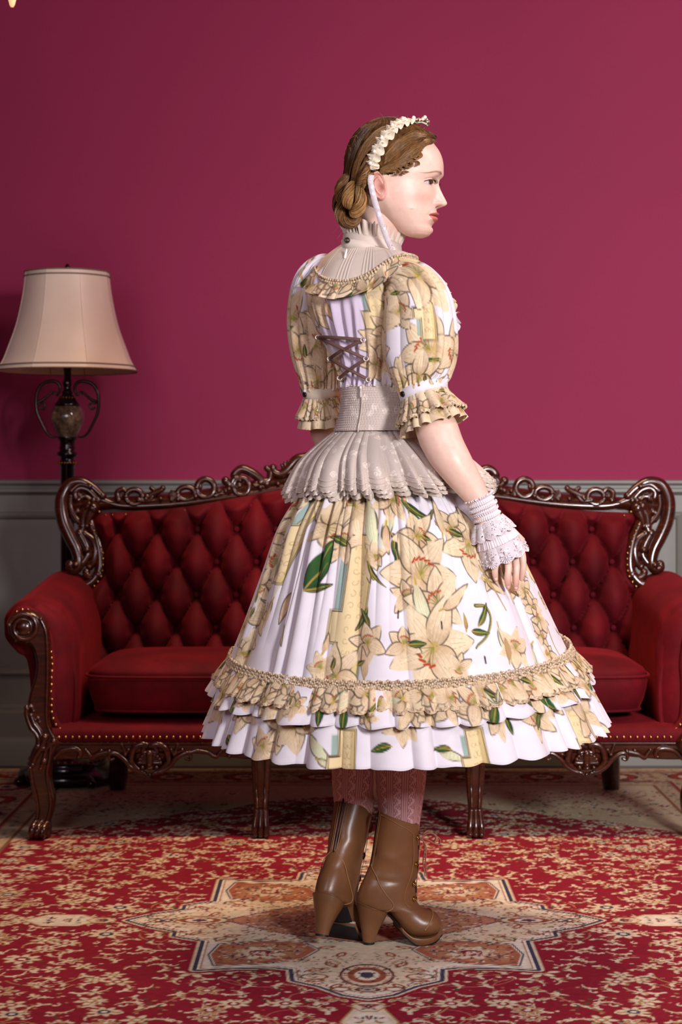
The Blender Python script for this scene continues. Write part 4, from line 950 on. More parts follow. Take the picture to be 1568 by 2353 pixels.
# ------------------------------------------------------------------ cloth materials and print
def cotton(name, rough=.8, bump=.25, bscale=900, sheen=.12, trans=0., vary=.06):
    m = NT(name); m.set(Roughness=rough); m.b.inputs['Specular IOR Level'].default_value = .25
    a = m.noise(22, 4); c = m.mix(m.attr(), m.ramp(a, [(.3, (1-vary,)*3), (.7, (1, 1, 1))]), 1., 'MULTIPLY'); m.l(c, m.b.inputs['Base Color'])
    w = m.noise(14, 3, .6); f = m.noise(bscale, 2); s = m.math('ADD', m.math('MULTIPLY', w, .8), m.math('MULTIPLY', f, .2))
    m.bump(s, bump, .006); m.b.inputs['Sheen Weight'].default_value = sheen; return m.m
PRINT = cotton('printed_cotton')
WHITE = np.array(hx('e9e4ec')); CREAM = np.array(hx('ead6b4')); TAN = np.array(hx('b08f62')); INK = np.array(hx('241a14')); GRN = np.array(hx('2f5a26')); GRD = np.array(hx('143a24')); YEL = np.array(hx('b59a45')); RED = np.array(hx('a8401c')); PALE = np.array(hx('dbe3bd')); TEAL = np.array(hx('83a598')); BEI = np.array(hx('e8d3a4')); BRN = np.array(hx('8a6440')); PCH = np.array(hx('e4c6a6'))
class Cloth(Paint):
    """printing on cloth: each motif is drawn in its own metric frame (dx, dy in metres on the fabric)"""
    def __init__(s, x, y, kx, base=WHITE, aa=.0017):
        Paint.__init__(s, x, y, base, .04, aa); s.kx = np.broadcast_to(kx, x.shape).ravel(); s.kmin = float(s.kx.min())
        n = vnoise(s.x*1, s.y, 60, 3)[:, None]; s.col *= 1-.05*n
        s.nz = vnoise(s.x, s.y, 240, 9); s.nb = vnoise(s.x, s.y, 45, 5)
    def at(s, cx, cy, r):
        s.ix = s.near(cx, cy, r/min(1., s.kmin)); s.dx = (s.x[s.ix]-cx)*s.kx[s.ix]; s.dy = s.y[s.ix]-cy; k = np.hypot(s.dx, s.dy) < r; s.ix = s.ix[k]; s.dx = s.dx[k]; s.dy = s.dy[k]; return len(s.ix) > 3
    def put(s, d, col, a=1.): s.blend(s.ix, np.clip(d/s.aa+.5, 0, 1)*a, col)
    def petal(s, x0, y0, ang, L, W, col, dark, bend=0., ink=True, vein=True, tip=.8):
        u = s.dx-x0; v = s.dy-y0; c, t = math.cos(ang), math.sin(ang); a = (u*c+v*t)/L; b = (-u*t+v*c)-bend*L*a*a
        ins = (a > 0) & (a < 1); ac = np.clip(a, 0, 1); w = W*np.sin(np.pi*ac**tip)**.75*(1-.25*ac)
        d = np.where(ins, w-np.abs(b), -1.)
        if not (d > -s.aa*2).any(): return
        d = np.where(ins, d, -1)
        sh = np.clip(.75*np.exp(-(ac/.30)**2)+.45*np.abs(b)/(W+1e-9)*(.4+.9*s.nb[s.ix])+.35*(s.nz[s.ix]-.5), 0, 1)[:, None]
        cc = np.asarray(col)*(1-sh*.75)+np.asarray(dark)*sh*.75
        m = np.clip(d/s.aa+.5, 0, 1)[:, None]; s.col[s.ix] = s.col[s.ix]*(1-m)+cc*m
        if vein:
            for k in (0., .33, -.33): s.blend(s.ix, np.clip((.0006-np.abs(b-k*w))/.0008+.5, 0, 1)*(ac > .08)*(ac < .75)*.45*(d > 0), dark)
        if ink: s.blend(s.ix, np.clip((.0014-np.abs(d-.0006))/s.aa+.5, 0, 1)*ins*np.clip((s.nb[s.ix]-.38)*5+.35*(b > 0), 0, 1)*.8, INK)
    def line(s, pts, w0, w1, col, a=1.):
        pts = np.asarray(pts, float); best = np.full(len(s.ix), -1.); n = len(pts)-1
        for k in range(n):
            p, q = pts[k], pts[k+1]; ab = q-p; t = np.clip(((s.dx-p[0])*ab[0]+(s.dy-p[1])*ab[1])/(ab@ab+1e-12), 0, 1)
            best = np.maximum(best, w0+(w1-w0)*(k+t)/n-np.hypot(s.dx-p[0]-t*ab[0], s.dy-p[1]-t*ab[1]))
        s.put(best, col, a)
    def rect(s, x0, y0, x1, y1, col, a=1.): s.put(np.minimum(np.minimum(s.dx-x0, x1-s.dx), np.minimum(s.dy-y0, y1-s.dy)), col, a)
def lily(p, cx, cy, R, rot, face=0., rs=None, warm=0.):
    rs = rs or np.random.RandomState(int(abs(cx*9999+cy*777+R*5555)) % 99991)
    R = R*1.12
    if not p.at(cx, cy, R*1.15): return
    base = CREAM*(1-.25*warm)+PCH*.25*warm
    for k in range(6):
        j = (k*2) % 6+(k*2)//6; a = rot+j*np.pi/3+rs.uniform(-.14, .14); L = R*rs.uniform(.80, 1.05)*(1-.25*abs(math.sin(a-rot))*face); W = R*rs.uniform(.27, .36)
        col = base*rs.uniform(.93, 1.04); p.petal(0, 0, a, L, W, np.clip(col, 0, 1), TAN if k % 3 else BRN*.5+TAN*.5, bend=rs.uniform(-.22, .22))
    p.put(R*.10-np.hypot(p.dx, p.dy), YEL, .6)
    sa = rot+rs.uniform(0, 6.3)
    for k in range(5):
        a = sa+(k-2)*.33; e = R*.34; x, y = e*math.cos(a), e*math.sin(a); p.line([(0, 0), (x*.6, y*.6), (x, y)], .0009, .0007, np.array(hx('8f8a3c')))
        p.line([(x-R*.05*math.sin(a+.5), y+R*.05*math.cos(a+.5)), (x+R*.06*math.sin(a+.5), y-R*.06*math.cos(a+.5))], R*.026, R*.020, RED)
def leaf(p, cx, cy, L, ang, W=None, bend=.15, dark=False):
    W = W or L*.22
    if not p.at(cx, cy, L*1.1): return
    p.petal(0, 0, ang, L, W, GRN if not dark else GRD*1.3, GRD if not dark else INK, bend=bend, tip=.9, vein=False); 
    q = [(L*t*math.cos(ang)-bend*L*t*t*math.sin(ang), L*t*math.sin(ang)+bend*L*t*t*math.cos(ang)) for t in np.linspace(0, .92, 7)]; p.line(q, .0015, .0005, YEL, .9)
    p.line([(x+.006*W/.012*math.sin(ang), y-.006*W/.012*math.cos(ang)) for x, y in q[1:5]], .0010, .0004, YEL*.8, .6)
def bud(p, cx, cy, L, ang, col=None, bend=.2):
    if not p.at(cx, cy, L*1.1): return
    p.petal(0, 0, ang, L, L*.17, PALE if col is None else col, CREAM*.5+BRN*.5 if col is None else TAN, bend=bend, tip=.85); p.line([(0, 0), (-L*.12*math.cos(ang), -L*.12*math.sin(ang))], .0022, .0015, YEL)
def stem(p, cx, cy, pts, w=.0022, col=None):
    r = float(np.abs(np.array(pts)).max())+.01
    if not p.at(cx, cy, r*1.5): return
    p.line(crom(pts, 5), w, w*.6, GRN if col is None else col); p.line(crom(np.array(pts)+(.0012, 0), 5), w*.35, w*.2, YEL)
def pillar(p, cx, cy, h, w=.026, slant=0.):
    """ornate pale yellow column with a double ink line and teal blocks"""
    if not p.at(cx, cy, max(h, w*2)*1.1): return
    dx0 = p.dx.copy(); p.dx = p.dx-slant*p.dy
    lo, hi = -h/2, h/2
    p.rect(-w*1.9, lo+h*.52, -w*.4, hi-h*.08, TEAL, .8); p.rect(-w*1.55, lo+h*.05, -w*.4, lo+h*.33, TEAL, .95); p.rect(w*.4, lo+h*.05, w*1.35, lo+h*.40, TEAL, .7)
    for o, c in ((.0042, INK), (.0030, BEI), (.0016, INK), (.0, BEI)):
        d = np.maximum(np.minimum(np.minimum(p.dx+w+o, w+o-p.dx), np.minimum(p.dy-lo+o, hi+o-p.dy)), np.minimum(np.minimum(p.dx+w*2.1+o, w*.6-p.dx), np.minimum(p.dy-(lo+h*.33)+o, lo+h*.52+o-p.dy))); p.put(d, c)
    k = np.arange(int(h/.020))
    for i in k:
        for s_ in (-1, 1):
            y0 = lo+.014+.020*i; t = np.linspace(0, 4.6, 9); r = .0070*(1-t/6); x0 = s_*w*.38; p.line([(x0+s_*r_*math.cos(a+i), y0+r_*math.sin(a+i)) for a, r_ in zip(t, r)], .0007, .0005, TAN, .75)
    p.put(.0045-np.abs(p.dx-w*.86), YEL*1.1, .35); p.dx = dx0

# ------------------------------------------------------------------ skirt
SY = [985, 1030, 1080, 1140, 1200, 1300, 1400, 1500, 1530, 1600, 1690]
SCX = [870, 878, 890, 903, 909, 913, 916, 920, 923, 929, 936]
SR = [92, 130, 172, 212, 252, 298, 342, 386, 399, 428, 468]
SZ = [CH-(y-HZ)/S4 for y in SY][::-1]; SXw = [(c-784)/S4 for c in SCX][::-1]; SRw = [r/S4 for r in SR][::-1]
def tilt(th, z): return sm(1.02, .62, z)*(-.034*np.cos(th)+.011*np.sin(th))
def cone(z): return interp(SZ, SXw, z), interp(SZ, SRw, z)
def th_grid(nf, nb):
    a = np.linspace(-1.65, 1.65, nf); b = np.linspace(1.65, 2*np.pi-1.65, nb+2)[1:-1]; return np.concatenate([a, b])
def on_skirt(px, py, dR=0.):
    """fabric coordinates (theta, z) of a place on the camera side of the skirt"""
    th = 0.; z = CH-(py-HZ)/F*3.75
    for _ in range(40):
        cx, R = cone(z); R = R+dR; Y = 4-R*math.cos(th); z = CH-(py-HZ)/F*Y-float(tilt(th, z)); X = (px-784)/F*Y; cx, R = cone(z); th = math.asin(max(-.99, min(.99, (X-cx)/(R+dR))))
    return th, float(z)
def hash1(n, seed): return np.random.RandomState(seed).rand(n)
def pleats(th, N, seed, jit=.5, sharp=.6):
    """rounded lobes with narrow valleys, irregular spacing, periodic"""
    r = np.random.RandomState(seed); e = np.cumsum(1+jit*(r.rand(N)*2-1)); e = np.concatenate([[0], e])/e[-1]*2*np.pi
    u = np.interp(np.mod(th, 2*np.pi), e, np.arange(N+1)); amp = .55+.9*r.rand(N+1); amp[-1] = amp[0]
    return np.abs(np.sin(np.pi*u))**sharp*amp[np.clip(u.astype(int), 0, N)]
def fold_field(th, z):
    """gathers near the waist merging into soft folds below"""
    left = sm(.15, -.5, th)*sm(-2.2, -1.7, th)+.25
    w = sm(.62, 1.05, z)
    a = .010*w*pleats(th, 64, 11)*(.5+left); b = .014*sm(1.06, .85, z)*pleats(th+.12*(z-.8), 26, 12, .6, .8)*(.35+.75*left); c = .012*sm(1.0, .65, z)*np.sin(th*9+1.3)*.5
    return a+b+c-.012
def mk_skirt():
    th = th_grid(760, 90); zt, zb = 1.07, .590; zz = np.linspace(zb, zt, 270)
    Z, T = np.meshgrid(zz, th, indexing='ij'); cx, R = cone(Z); Rf = R+fold_field(T, Z)
    tl = tilt(T, Z)
    cr = (vnoise(T*.3, Z, 26, 31)-.5)*.0035*sm(-.2, -.5, T)*sm(-1.3, -.9, T)*sm(.8, .65, Z)      # creased cloth
    P = np.stack([cx+(Rf+cr)*np.sin(T), 4-(Rf+cr)*np.cos(T), Z+tl], -1)
    K = .3; p = Cloth(T*K, Z, R/K)
    L = []
    def at_(f, px, py, *a, **k): t, z = on_skirt(px, py); f(p, t*K, z, *a, **k)
    m = 1/1130.
    R_ = np.random.RandomState(21)
    # back of the skirt: scattered
    for k in range(46):
        t = 1.75+R_.rand()*2.8; z = .60+R_.rand()*.42; (lily if k % 3 else bud)(p, t*K, z, .03+.045*R_.rand(), R_.rand()*6.3)
        if k % 4 == 0: leaf(p, t*K+.02, z, .05, R_.rand()*6)
    # left side
    for px, py, s, r in ((688, 1172, 52, .4), (655, 1225, 44, 2.1), (640, 1290, 52, 1.2), (612, 1345, 42, .2), (598, 1420, 46, 2.4), (575, 1478, 36, 1.), (560, 1440, 40, .3), (560, 1500, 34, 2.)): at_(lily, px, py, s*m, r)
    for px, py, s, a in ((668, 1360, 70, 4.3), (655, 1420, 60, 4.9), (690, 1240, 80, 1.0), (632, 1380, 60, 4.4)): at_(bud, px, py, s*m, a, PCH)
    for px, py, s, a in ((596, 1395, 26, 4.4), (606, 1362, 22, 4.8), (562, 1505, 22, 1.)): at_(leaf, px, py, s*m, a)
    at_(pillar, 700, 1215, .20, .016, .35)
    # middle left: pillar with big leaf
    at_(pillar, 810, 1415, .275, .023, .085)
    at_(lily, 820, 1165, 60*m, .7); at_(lily, 760, 1210, 62*m, 2.6); at_(lily, 790, 1245, 44*m, 4.2, warm=1); at_(bud, 850, 1150, 105*m, 4.75); at_(lily, 862, 1275, 30*m, 4.6); at_(bud, 845, 1270, 60*m, 4.7, PCH)
    at_(leaf, 711, 1356, 108*m, 1.08, 25*m, .12); at_(leaf, 711, 1356, 62*m, .18, 9*m, .05); at_(leaf, 800, 1255, 46*m, 2.6, 9*m); at_(leaf, 848, 1290, 60*m, 4.9, 6*m, .6, True); at_(stem, 846, 1290, [(0, 0), (.012, -.030), (.02, -.028)], .0014)
    at_(leaf, 845, 1395, 55*m, 4.4, 8*m, -.25); at_(leaf, 848, 1445, 45*m, 1.9, 8*m, .2)
    at_(lily, 770, 1555, 62*m, .9, warm=1); at_(lily, 845, 1480, 46*m, 2.9, warm=1); at_(lily, 735, 1535, 34*m, 2.); at_(bud, 740, 1500, 40*m, 1.3, PCH); at_(bud, 835, 1560, 66*m, 1.5, PCH); at_(leaf, 758, 1540, 26*m, 1.2); at_(leaf, 815, 1530, 24*m, .3)
    # middle: buds, dark leaves, tendrils
    at_(bud, 905, 1180, 74*m, 4.1); at_(bud, 888, 1205, 60*m, 4.6, PCH); at_(lily, 900, 1150, 46*m, 4.4, warm=1)
    at_(stem, 925, 1150, [(0, 0), (.012, -.02), (.035, -.028)], .003); at_(leaf, 930, 1150, 62*m, 5.2, 9*m, .5); at_(leaf, 975, 1200, 42*m, .5, 6*m, .2); at_(leaf, 938, 1172, 48*m, 5.3, 7*m, .35)
    at_(leaf, 900, 1225, 62*m, 5.35, 11*m, -.15, True); at_(leaf, 908, 1232, 44*m, 4.5, 9*m, .2, True); at_(leaf, 934, 1262, 50*m, 4.9, 7*m, .1); at_(leaf, 918, 1312, 46*m, 1.65, 8*m, .1, True); at_(stem, 935, 1262, [(0, 0), (.006, -.03), (-.004, -.06), (.012, -.085)], .0034)
    at_(lily, 958, 1232, 52*m, 1.9); at_(bud, 965, 1240, 62*m, 5.1, PCH); at_(leaf, 970, 1230, 24*m, 5.6)
    at_(lily, 1080, 1248, 74*m, .25); at_(lily, 1040, 1210, 40*m, 1.9); at_(bud, 1018, 1225, 72*m, 1.35, CREAM); at_(leaf, 1036, 1218, 34*m, 5.7, 8*m)
    at_(lily, 968, 1322, 86*m, .95); at_(bud, 922, 1345, 56*m, 5.8, PCH); at_(lily, 938, 1372, 38*m, 2.8, warm=1)
    at_(lily, 1012, 1392, 72*m, 1.7); at_(bud, 956, 1342, 105*m, 4.85)
    at_(lily, 1000, 1488, 104*m, .05); at_(lily, 928, 1480, 40*m, 2.6, warm=1); at_(leaf, 938, 1482, 42*m, .1, 9*m, -.1); at_(lily, 1060, 1535, 34*m, 5.4)
    at_(bud, 1020, 1400, 85*m, .35, CREAM); at_(stem, 1098, 1392, [(0, 0), (.020, -.004), (.026, -.025), (.008, -.055), (-.020, -.075)], .0036); at_(leaf, 1106, 1440, 55*m, .75, 8*m, .2); at_(leaf, 1092, 1452, 42*m, 6.1, 8*m, .0); at_(bud, 1078, 1448, 34*m, 1.3, YEL)
    at_(lily, 1130, 1330, 30*m, 4.9); at_(bud, 1122, 1335, 50*m, 5.4, CREAM); at_(stem, 1105, 1300, [(0, 0), (.015, -.04), (.03, -.085)], .0018, TAN)
    # right side
    at_(lily, 1175, 1330, 60*m, 1.2, warm=1); at_(lily, 1200, 1300, 46*m, 5.2); at_(lily, 1215, 1355, 44*m, 2.3); at_(pillar, 1210, 1285, .10, .014, -.5); at_(bud, 1150, 1300, 80*m, 5.0, BRN)
    for px, py, s, r in ((1235, 1395, 38, .4), (1252, 1425, 36, 2.), (1258, 1460, 30, 1.), (1270, 1380, 28, 3.), (1278, 1505, 30, 5.)): at_(lily, px, py, s*m, r)
    at_(bud, 1150, 1440, 80*m, 4.6); at_(lily, 1185, 1490, 44*m, 1.2, warm=1); at_(bud, 1175, 1520, 50*m, 1.2, TAN); at_(bud, 1235, 1480, 62*m, 3.9); at_(stem, 1265, 1440, [(0, 0), (-.006, -.04), (.004, -.085)], .002, TAN); at_(leaf, 1288, 1440, 30*m, 5.2, 4*m)
    for px, py in ((1125, 1525), (1018, 1505-60), (915, 1420), (960, 1140), (1056, 1180)):
        t, z = on_skirt(px, py)
        if p.at(t*K, z, .03): p.line([(0, 0), (.001, .012)], .0016, .0016, INK)
    M = MB(); M.grid(P, cv=True, col=p.col, flip=True)
    return M.build('skirt', PRINT, woman, useattr=True)
SK = mk_skirt()
def flounce(name, z1, z0, r1, r0, N, amp, seed, nrow, motifs, parent, base=WHITE, aa=.0017, up=.0, sharp=.7, ctr=None, tiltf=.008, sw=.012):
    th = th_grid(740, 80); zz = np.linspace(0, 1, nrow); V, T = np.meshgrid(zz, th, indexing='ij'); Zb = z0+(z1-z0)*V
    cx, R = cone(Zb); R0 = r0+(r1-r0)*V**1.1; amp_ = amp*(1-.72*V); f = pleats(T, N, seed, .55, sharp); f2 = pleats(T+.3, N//3, seed+5, .6, 1.)
    Rf = R+R0+amp_*(f-.5)+amp_*.8*(f2-.5); Z = Zb+tilt(T, Zb)-.004*(1-V)*f+.0015*np.sin(T*41)*(1-V)
    P = np.stack([cx+Rf*np.sin(T), 4-Rf*np.cos(T), Z], -1); K = .38; p = Cloth(T*K, Zb, R/K, base, aa); motifs(p, K)
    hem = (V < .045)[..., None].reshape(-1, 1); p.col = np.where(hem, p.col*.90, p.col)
    shade = 1.
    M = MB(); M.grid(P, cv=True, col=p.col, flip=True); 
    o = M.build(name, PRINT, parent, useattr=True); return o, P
def mot3(p, K):
    R_ = np.random.RandomState(4); th = -1.6
    while th < 4.6:
        z = .475+.08*R_.rand(); s = .028+.026*R_.rand(); k = R_.randint(8)
        if k < 4: lily(p, th*K, z, s, R_.rand()*6.3, warm=1)
        elif k == 4: bud(p, th*K, z, s*1.5, 4.+R_.rand()*2)
        elif k == 5: pillar(p, th*K, z, .10, .015)
        if R_.rand() < .45: leaf(p, (th+.06)*K, z, .03+.02*R_.rand(), R_.rand()*6.3)
        th += .065+.10*R_.rand()
def mot2(p, K):
    R_ = np.random.RandomState(8); th = -1.6
    while th < 4.6:
        z = .560+.03*R_.rand(); s = .022+.02*R_.rand(); k = R_.randint(6)
        if k < 4: lily(p, th*K, z, s, R_.rand()*6.3, warm=1)
        elif k == 4: leaf(p, th*K, z, .045, 3.5+R_.rand()*2)
        th += .07+.085*R_.rand()
    leaf(p, on_skirt(1240, 1580, .02)[0]*K, .590, .06, 5.0, .012); 
def mot1(p, K):
    R_ = np.random.RandomState(9); p.col[:] = CREAM*.92*(1-.25*p.nb[:, None])
    th = -1.6
    while th < 4.6:
        z = .58+.025*R_.rand(); lily(p, th*K, z, .022+.012*R_.rand(), R_.rand()*6.3, warm=1)
        if R_.rand() < .3: leaf(p, th*K, z, .028, R_.rand()*6.3)
        if R_.rand() < .25: bud(p, th*K, z, .03, R_.rand()*6.3)
        th += .06+.07*R_.rand()
F3, P3 = flounce('hem_flounce', .575, .462, .004, .000, 46, .026, 31, 44, mot3, SK)
F2, P2 = flounce('middle_flounce', .606, .540, .006, .015, 44, .018, 33, 30, mot2, SK)
F1, P1 = flounce('gathered_frill', .613, .572, .006, .019, 78, .012, 35, 30, mot1, SK, tiltf=.008)
LACE = NT('ecru_crochet_lace'); LACE.set(Roughness=.8); _n = LACE.noise(180, 3); LACE.l(LACE.ramp(_n, [(.35, hx('9f8568')), (.55, hx('d8c2a2')), (.75, hx('eadcc6'))]), LACE.b.inputs['Base Color']); LACE.bump(_n, .8, .004); LACE = LACE.m
def scallops(name, P, parent, mat, w=.010, per=8, col=None, off=.0015, kind=None):
    """lace edging: a narrow strip hanging from an edge line with scalloped lower border"""
    P = np.asarray(P); n = len(P); s = np.arange(n); dn = np.array((0, 0, -1.)); c = P.mean(0); out = norm((P-c)*(1, 1, 0))
    M = MB(); rows = []
    for k in np.linspace(0, 1, 5): rows.append(P+out*(off+.0004*np.sin(s*.45)[:, None])+dn*((-.3+1.0*k)*w*(.72+.28*np.abs(np.sin(np.pi*s/per)))[:, None]))
    M.grid(np.array(rows), cv=True); return M.build(name, mat, parent, kind=kind)
scallops('lace_edging', P1[0], F1, LACE, .008, 9)
def braid():
    """crocheted braid along the top of the frill: rows of little knots"""
    M = MB(); th = np.concatenate([np.arange(-1.7, 1.7, .0135), np.arange(1.7, 2*np.pi-1.7, .03)])
    for j, t in enumerate(th):
        for r in range(3):
            z = .620-.0062*r+.0015*math.sin(j*1.7+r); tt = t+.006*(r % 2); cx, R = cone(z); f = float(fold_field(np.array([tt]), np.array([z]))[0]) if r == 0 else 0
            Rf = R+.010; sw = .0030 if r == 1 else .0034
            M.ball((cx+Rf*math.sin(tt), 4-Rf*math.cos(tt), z+float(tilt(tt, z))), (sw, sw, sw*(1.15 if (j+r) % 2 else .8)), 6, 4)
    M.build('crochet_braid', LACE, SK, kind='stuff')
braid()

# ------------------------------------------------------------------ lace corset belt with peplum
def lace_mat(name, c0, c1, holes=False, scale=34):
    m = NT(name); m.set(Roughness=.75); m.b.inputs['Specular IOR Level'].default_value = .25
    v = m.n('ShaderNodeTexVoronoi', _Scale=float(scale)); m.l(m.co(), v.inputs['Vector']); n1 = m.noise(scale*5, 4, .7)
    fl = m.math('LESS_THAN', v.outputs['Distance'], .36); br = m.ramp(n1, [(.42, (0, 0, 0)), (.52, (1, 1, 1))]); fac = m.math('MULTIPLY', fl, br)
    fine = m.noise(1100, 2); c = m.mix(m.ramp(fine, [(.35, tuple(.80*x for x in c0)), (.65, c0)]), c1, fac); m.l(c, m.b.inputs['Base Color']); m.bump(m.math('ADD', fac, m.math('MULTIPLY', fine, .4)), .35, .002)
    if holes:
        h = m.n('ShaderNodeTexVoronoi', _Scale=float(holes)); m.l(m.co(), h.inputs['Vector']); a = m.math('GREATER_THAN', h.outputs['Distance'], .30); b2 = m.math('GREATER_THAN', m.noise(holes*.35, 2), .47); al = m.math('MAXIMUM', a, b2); m.l(al, m.b.inputs['Alpha'])
    return m.m
GREIGE = lace_mat('greige_floral_lace', hx('d6c8be'), hx('e8ddd2'), scale=44)
def body_ring(y, th):
    """torso under the clothes: centre px, half widths"""
    cx = interp([560, 600, 640, 690, 740, 780, 830, 884, 940, 990], [858, 850, 850, 862, 876, 880, 884, 880, 878, 872], y); w_ = interp([560, 600, 640, 690, 740, 780, 830, 884, 940, 990], [62, 92, 134, 150, 150, 134, 112, 93, 90, 98], y)
    return cx, w_
def torso(y, th, off=0.):
    cx, w_ = body_ring(y, th); hw = w_/S4+off; dp = interp([560, 600, 640, 700, 780, 884, 990], [.055, .075, .098, .118, .112, .086, .092], y)+off
    return np.stack([(cx-784)/S4+hw*np.sin(th), 3.985-dp*np.cos(th), CH-(y-HZ)/S4+0*th], -1)
def mk_belt():
    th = np.linspace(-np.pi, np.pi, 360, endpoint=False); ys = np.linspace(889, 992, 96); Yy, T = np.meshgrid(ys, th, indexing='ij')
    row = np.sin((Yy-889)/103*np.pi*2*19); gat = np.sin(T*95+2.5*np.sin(Yy*.25)); b = .0007*row+.0009*gat*(.5+.5*row)+.0035*sm(895, 889, Yy)*np.sin(T*60)
    P = torso(Yy, T, .006); n = norm(np.stack([np.sin(T), -np.cos(T), 0*T], -1)); P = P+n*b[..., None]
    M = MB(); M.grid(P, cv=True); belt = M.build('corset_belt', GREIGE, woman)
    # closure: placket and zip at the back
    M = MB(); tz = -.52; q = np.array([torso(np.float64(y), np.float64(tz+.0012*(y-890)*.3), .0085) for y in range(890, 1000, 5)]); M.tube(q, .0035, 6, flat=.5); M.build('placket', GREIGE, belt)
    ZW = simple('white_zip_enamel', hx('efe6e0'), .3); M = MB(); p = torso(np.float64(896), np.float64(tz), .012); M.ball(p, (.003, .002, .004), 8, 6); M.tube([p+(0, -.001, -.002), p+(.0005, -.002, -.020)], [.0022, .0028], 6, flat=.5); M.build('zip_pull', ZW, belt)
    # peplum layers
    Yk = 1/S4
    for k, (fl, off, nm) in enumerate(((1.0, .0, 'peplum_layer'), (.93, .007, 'peplum_layer'), (.86, .012, 'peplum_layer'))):
        th2 = th_grid(600, 110); v = np.linspace(0, 1, 36); V, T = np.meshgrid(v, th2, indexing='ij'); 
        y = 990+V*(1128-990)*fl; cxp = interp([0, .3, 1], [872, 880, 905], V*fl); R = interp([0, .15, .4, .7, 1.0], [.090, .116, .154, .180, .197], V*fl)+off*V**.5
        pl = pleats(T+.02*k, 40, 51, .45, .75); a = (.004+.030*V)*(.75+.35*np.sin(T*3+1)); big = pleats(T, 13, 52, .6, 1.)
        R = R+a*(pl-.55)+.016*V*(big-.5); z = CH-(y-HZ)*Yk+.010*V*np.sin(T)-.008*V*pl
        P = np.stack([(cxp-784)*Yk+R*np.sin(T+.05*V*(pl-.5)), 3.99-R*np.cos(T+.05*V*(pl-.5)), z], -1)
        M = MB(); M.grid(P, cv=True); o = M.build(nm, GREIGE, belt)
        scallops('lace_hem', P[-1], o, GREIGE_EDGE, .008, 8)
        for vv in (30, 33):
            M = MB(); q = P[vv]+norm((P[vv]-P[vv].mean(0))*(1, 1, 0))*.0008; M.tube(np.vstack([q, q[:1]])[::2], .0011, 4, cap=False); M.build('tuck_seam', GREIGE_EDGE, o)
    return belt
GREIGE_EDGE = lace_mat('pale_lace_edge', hx('d4c6b8'), hx('ece3d8'), scale=90)
BELT = mk_belt()
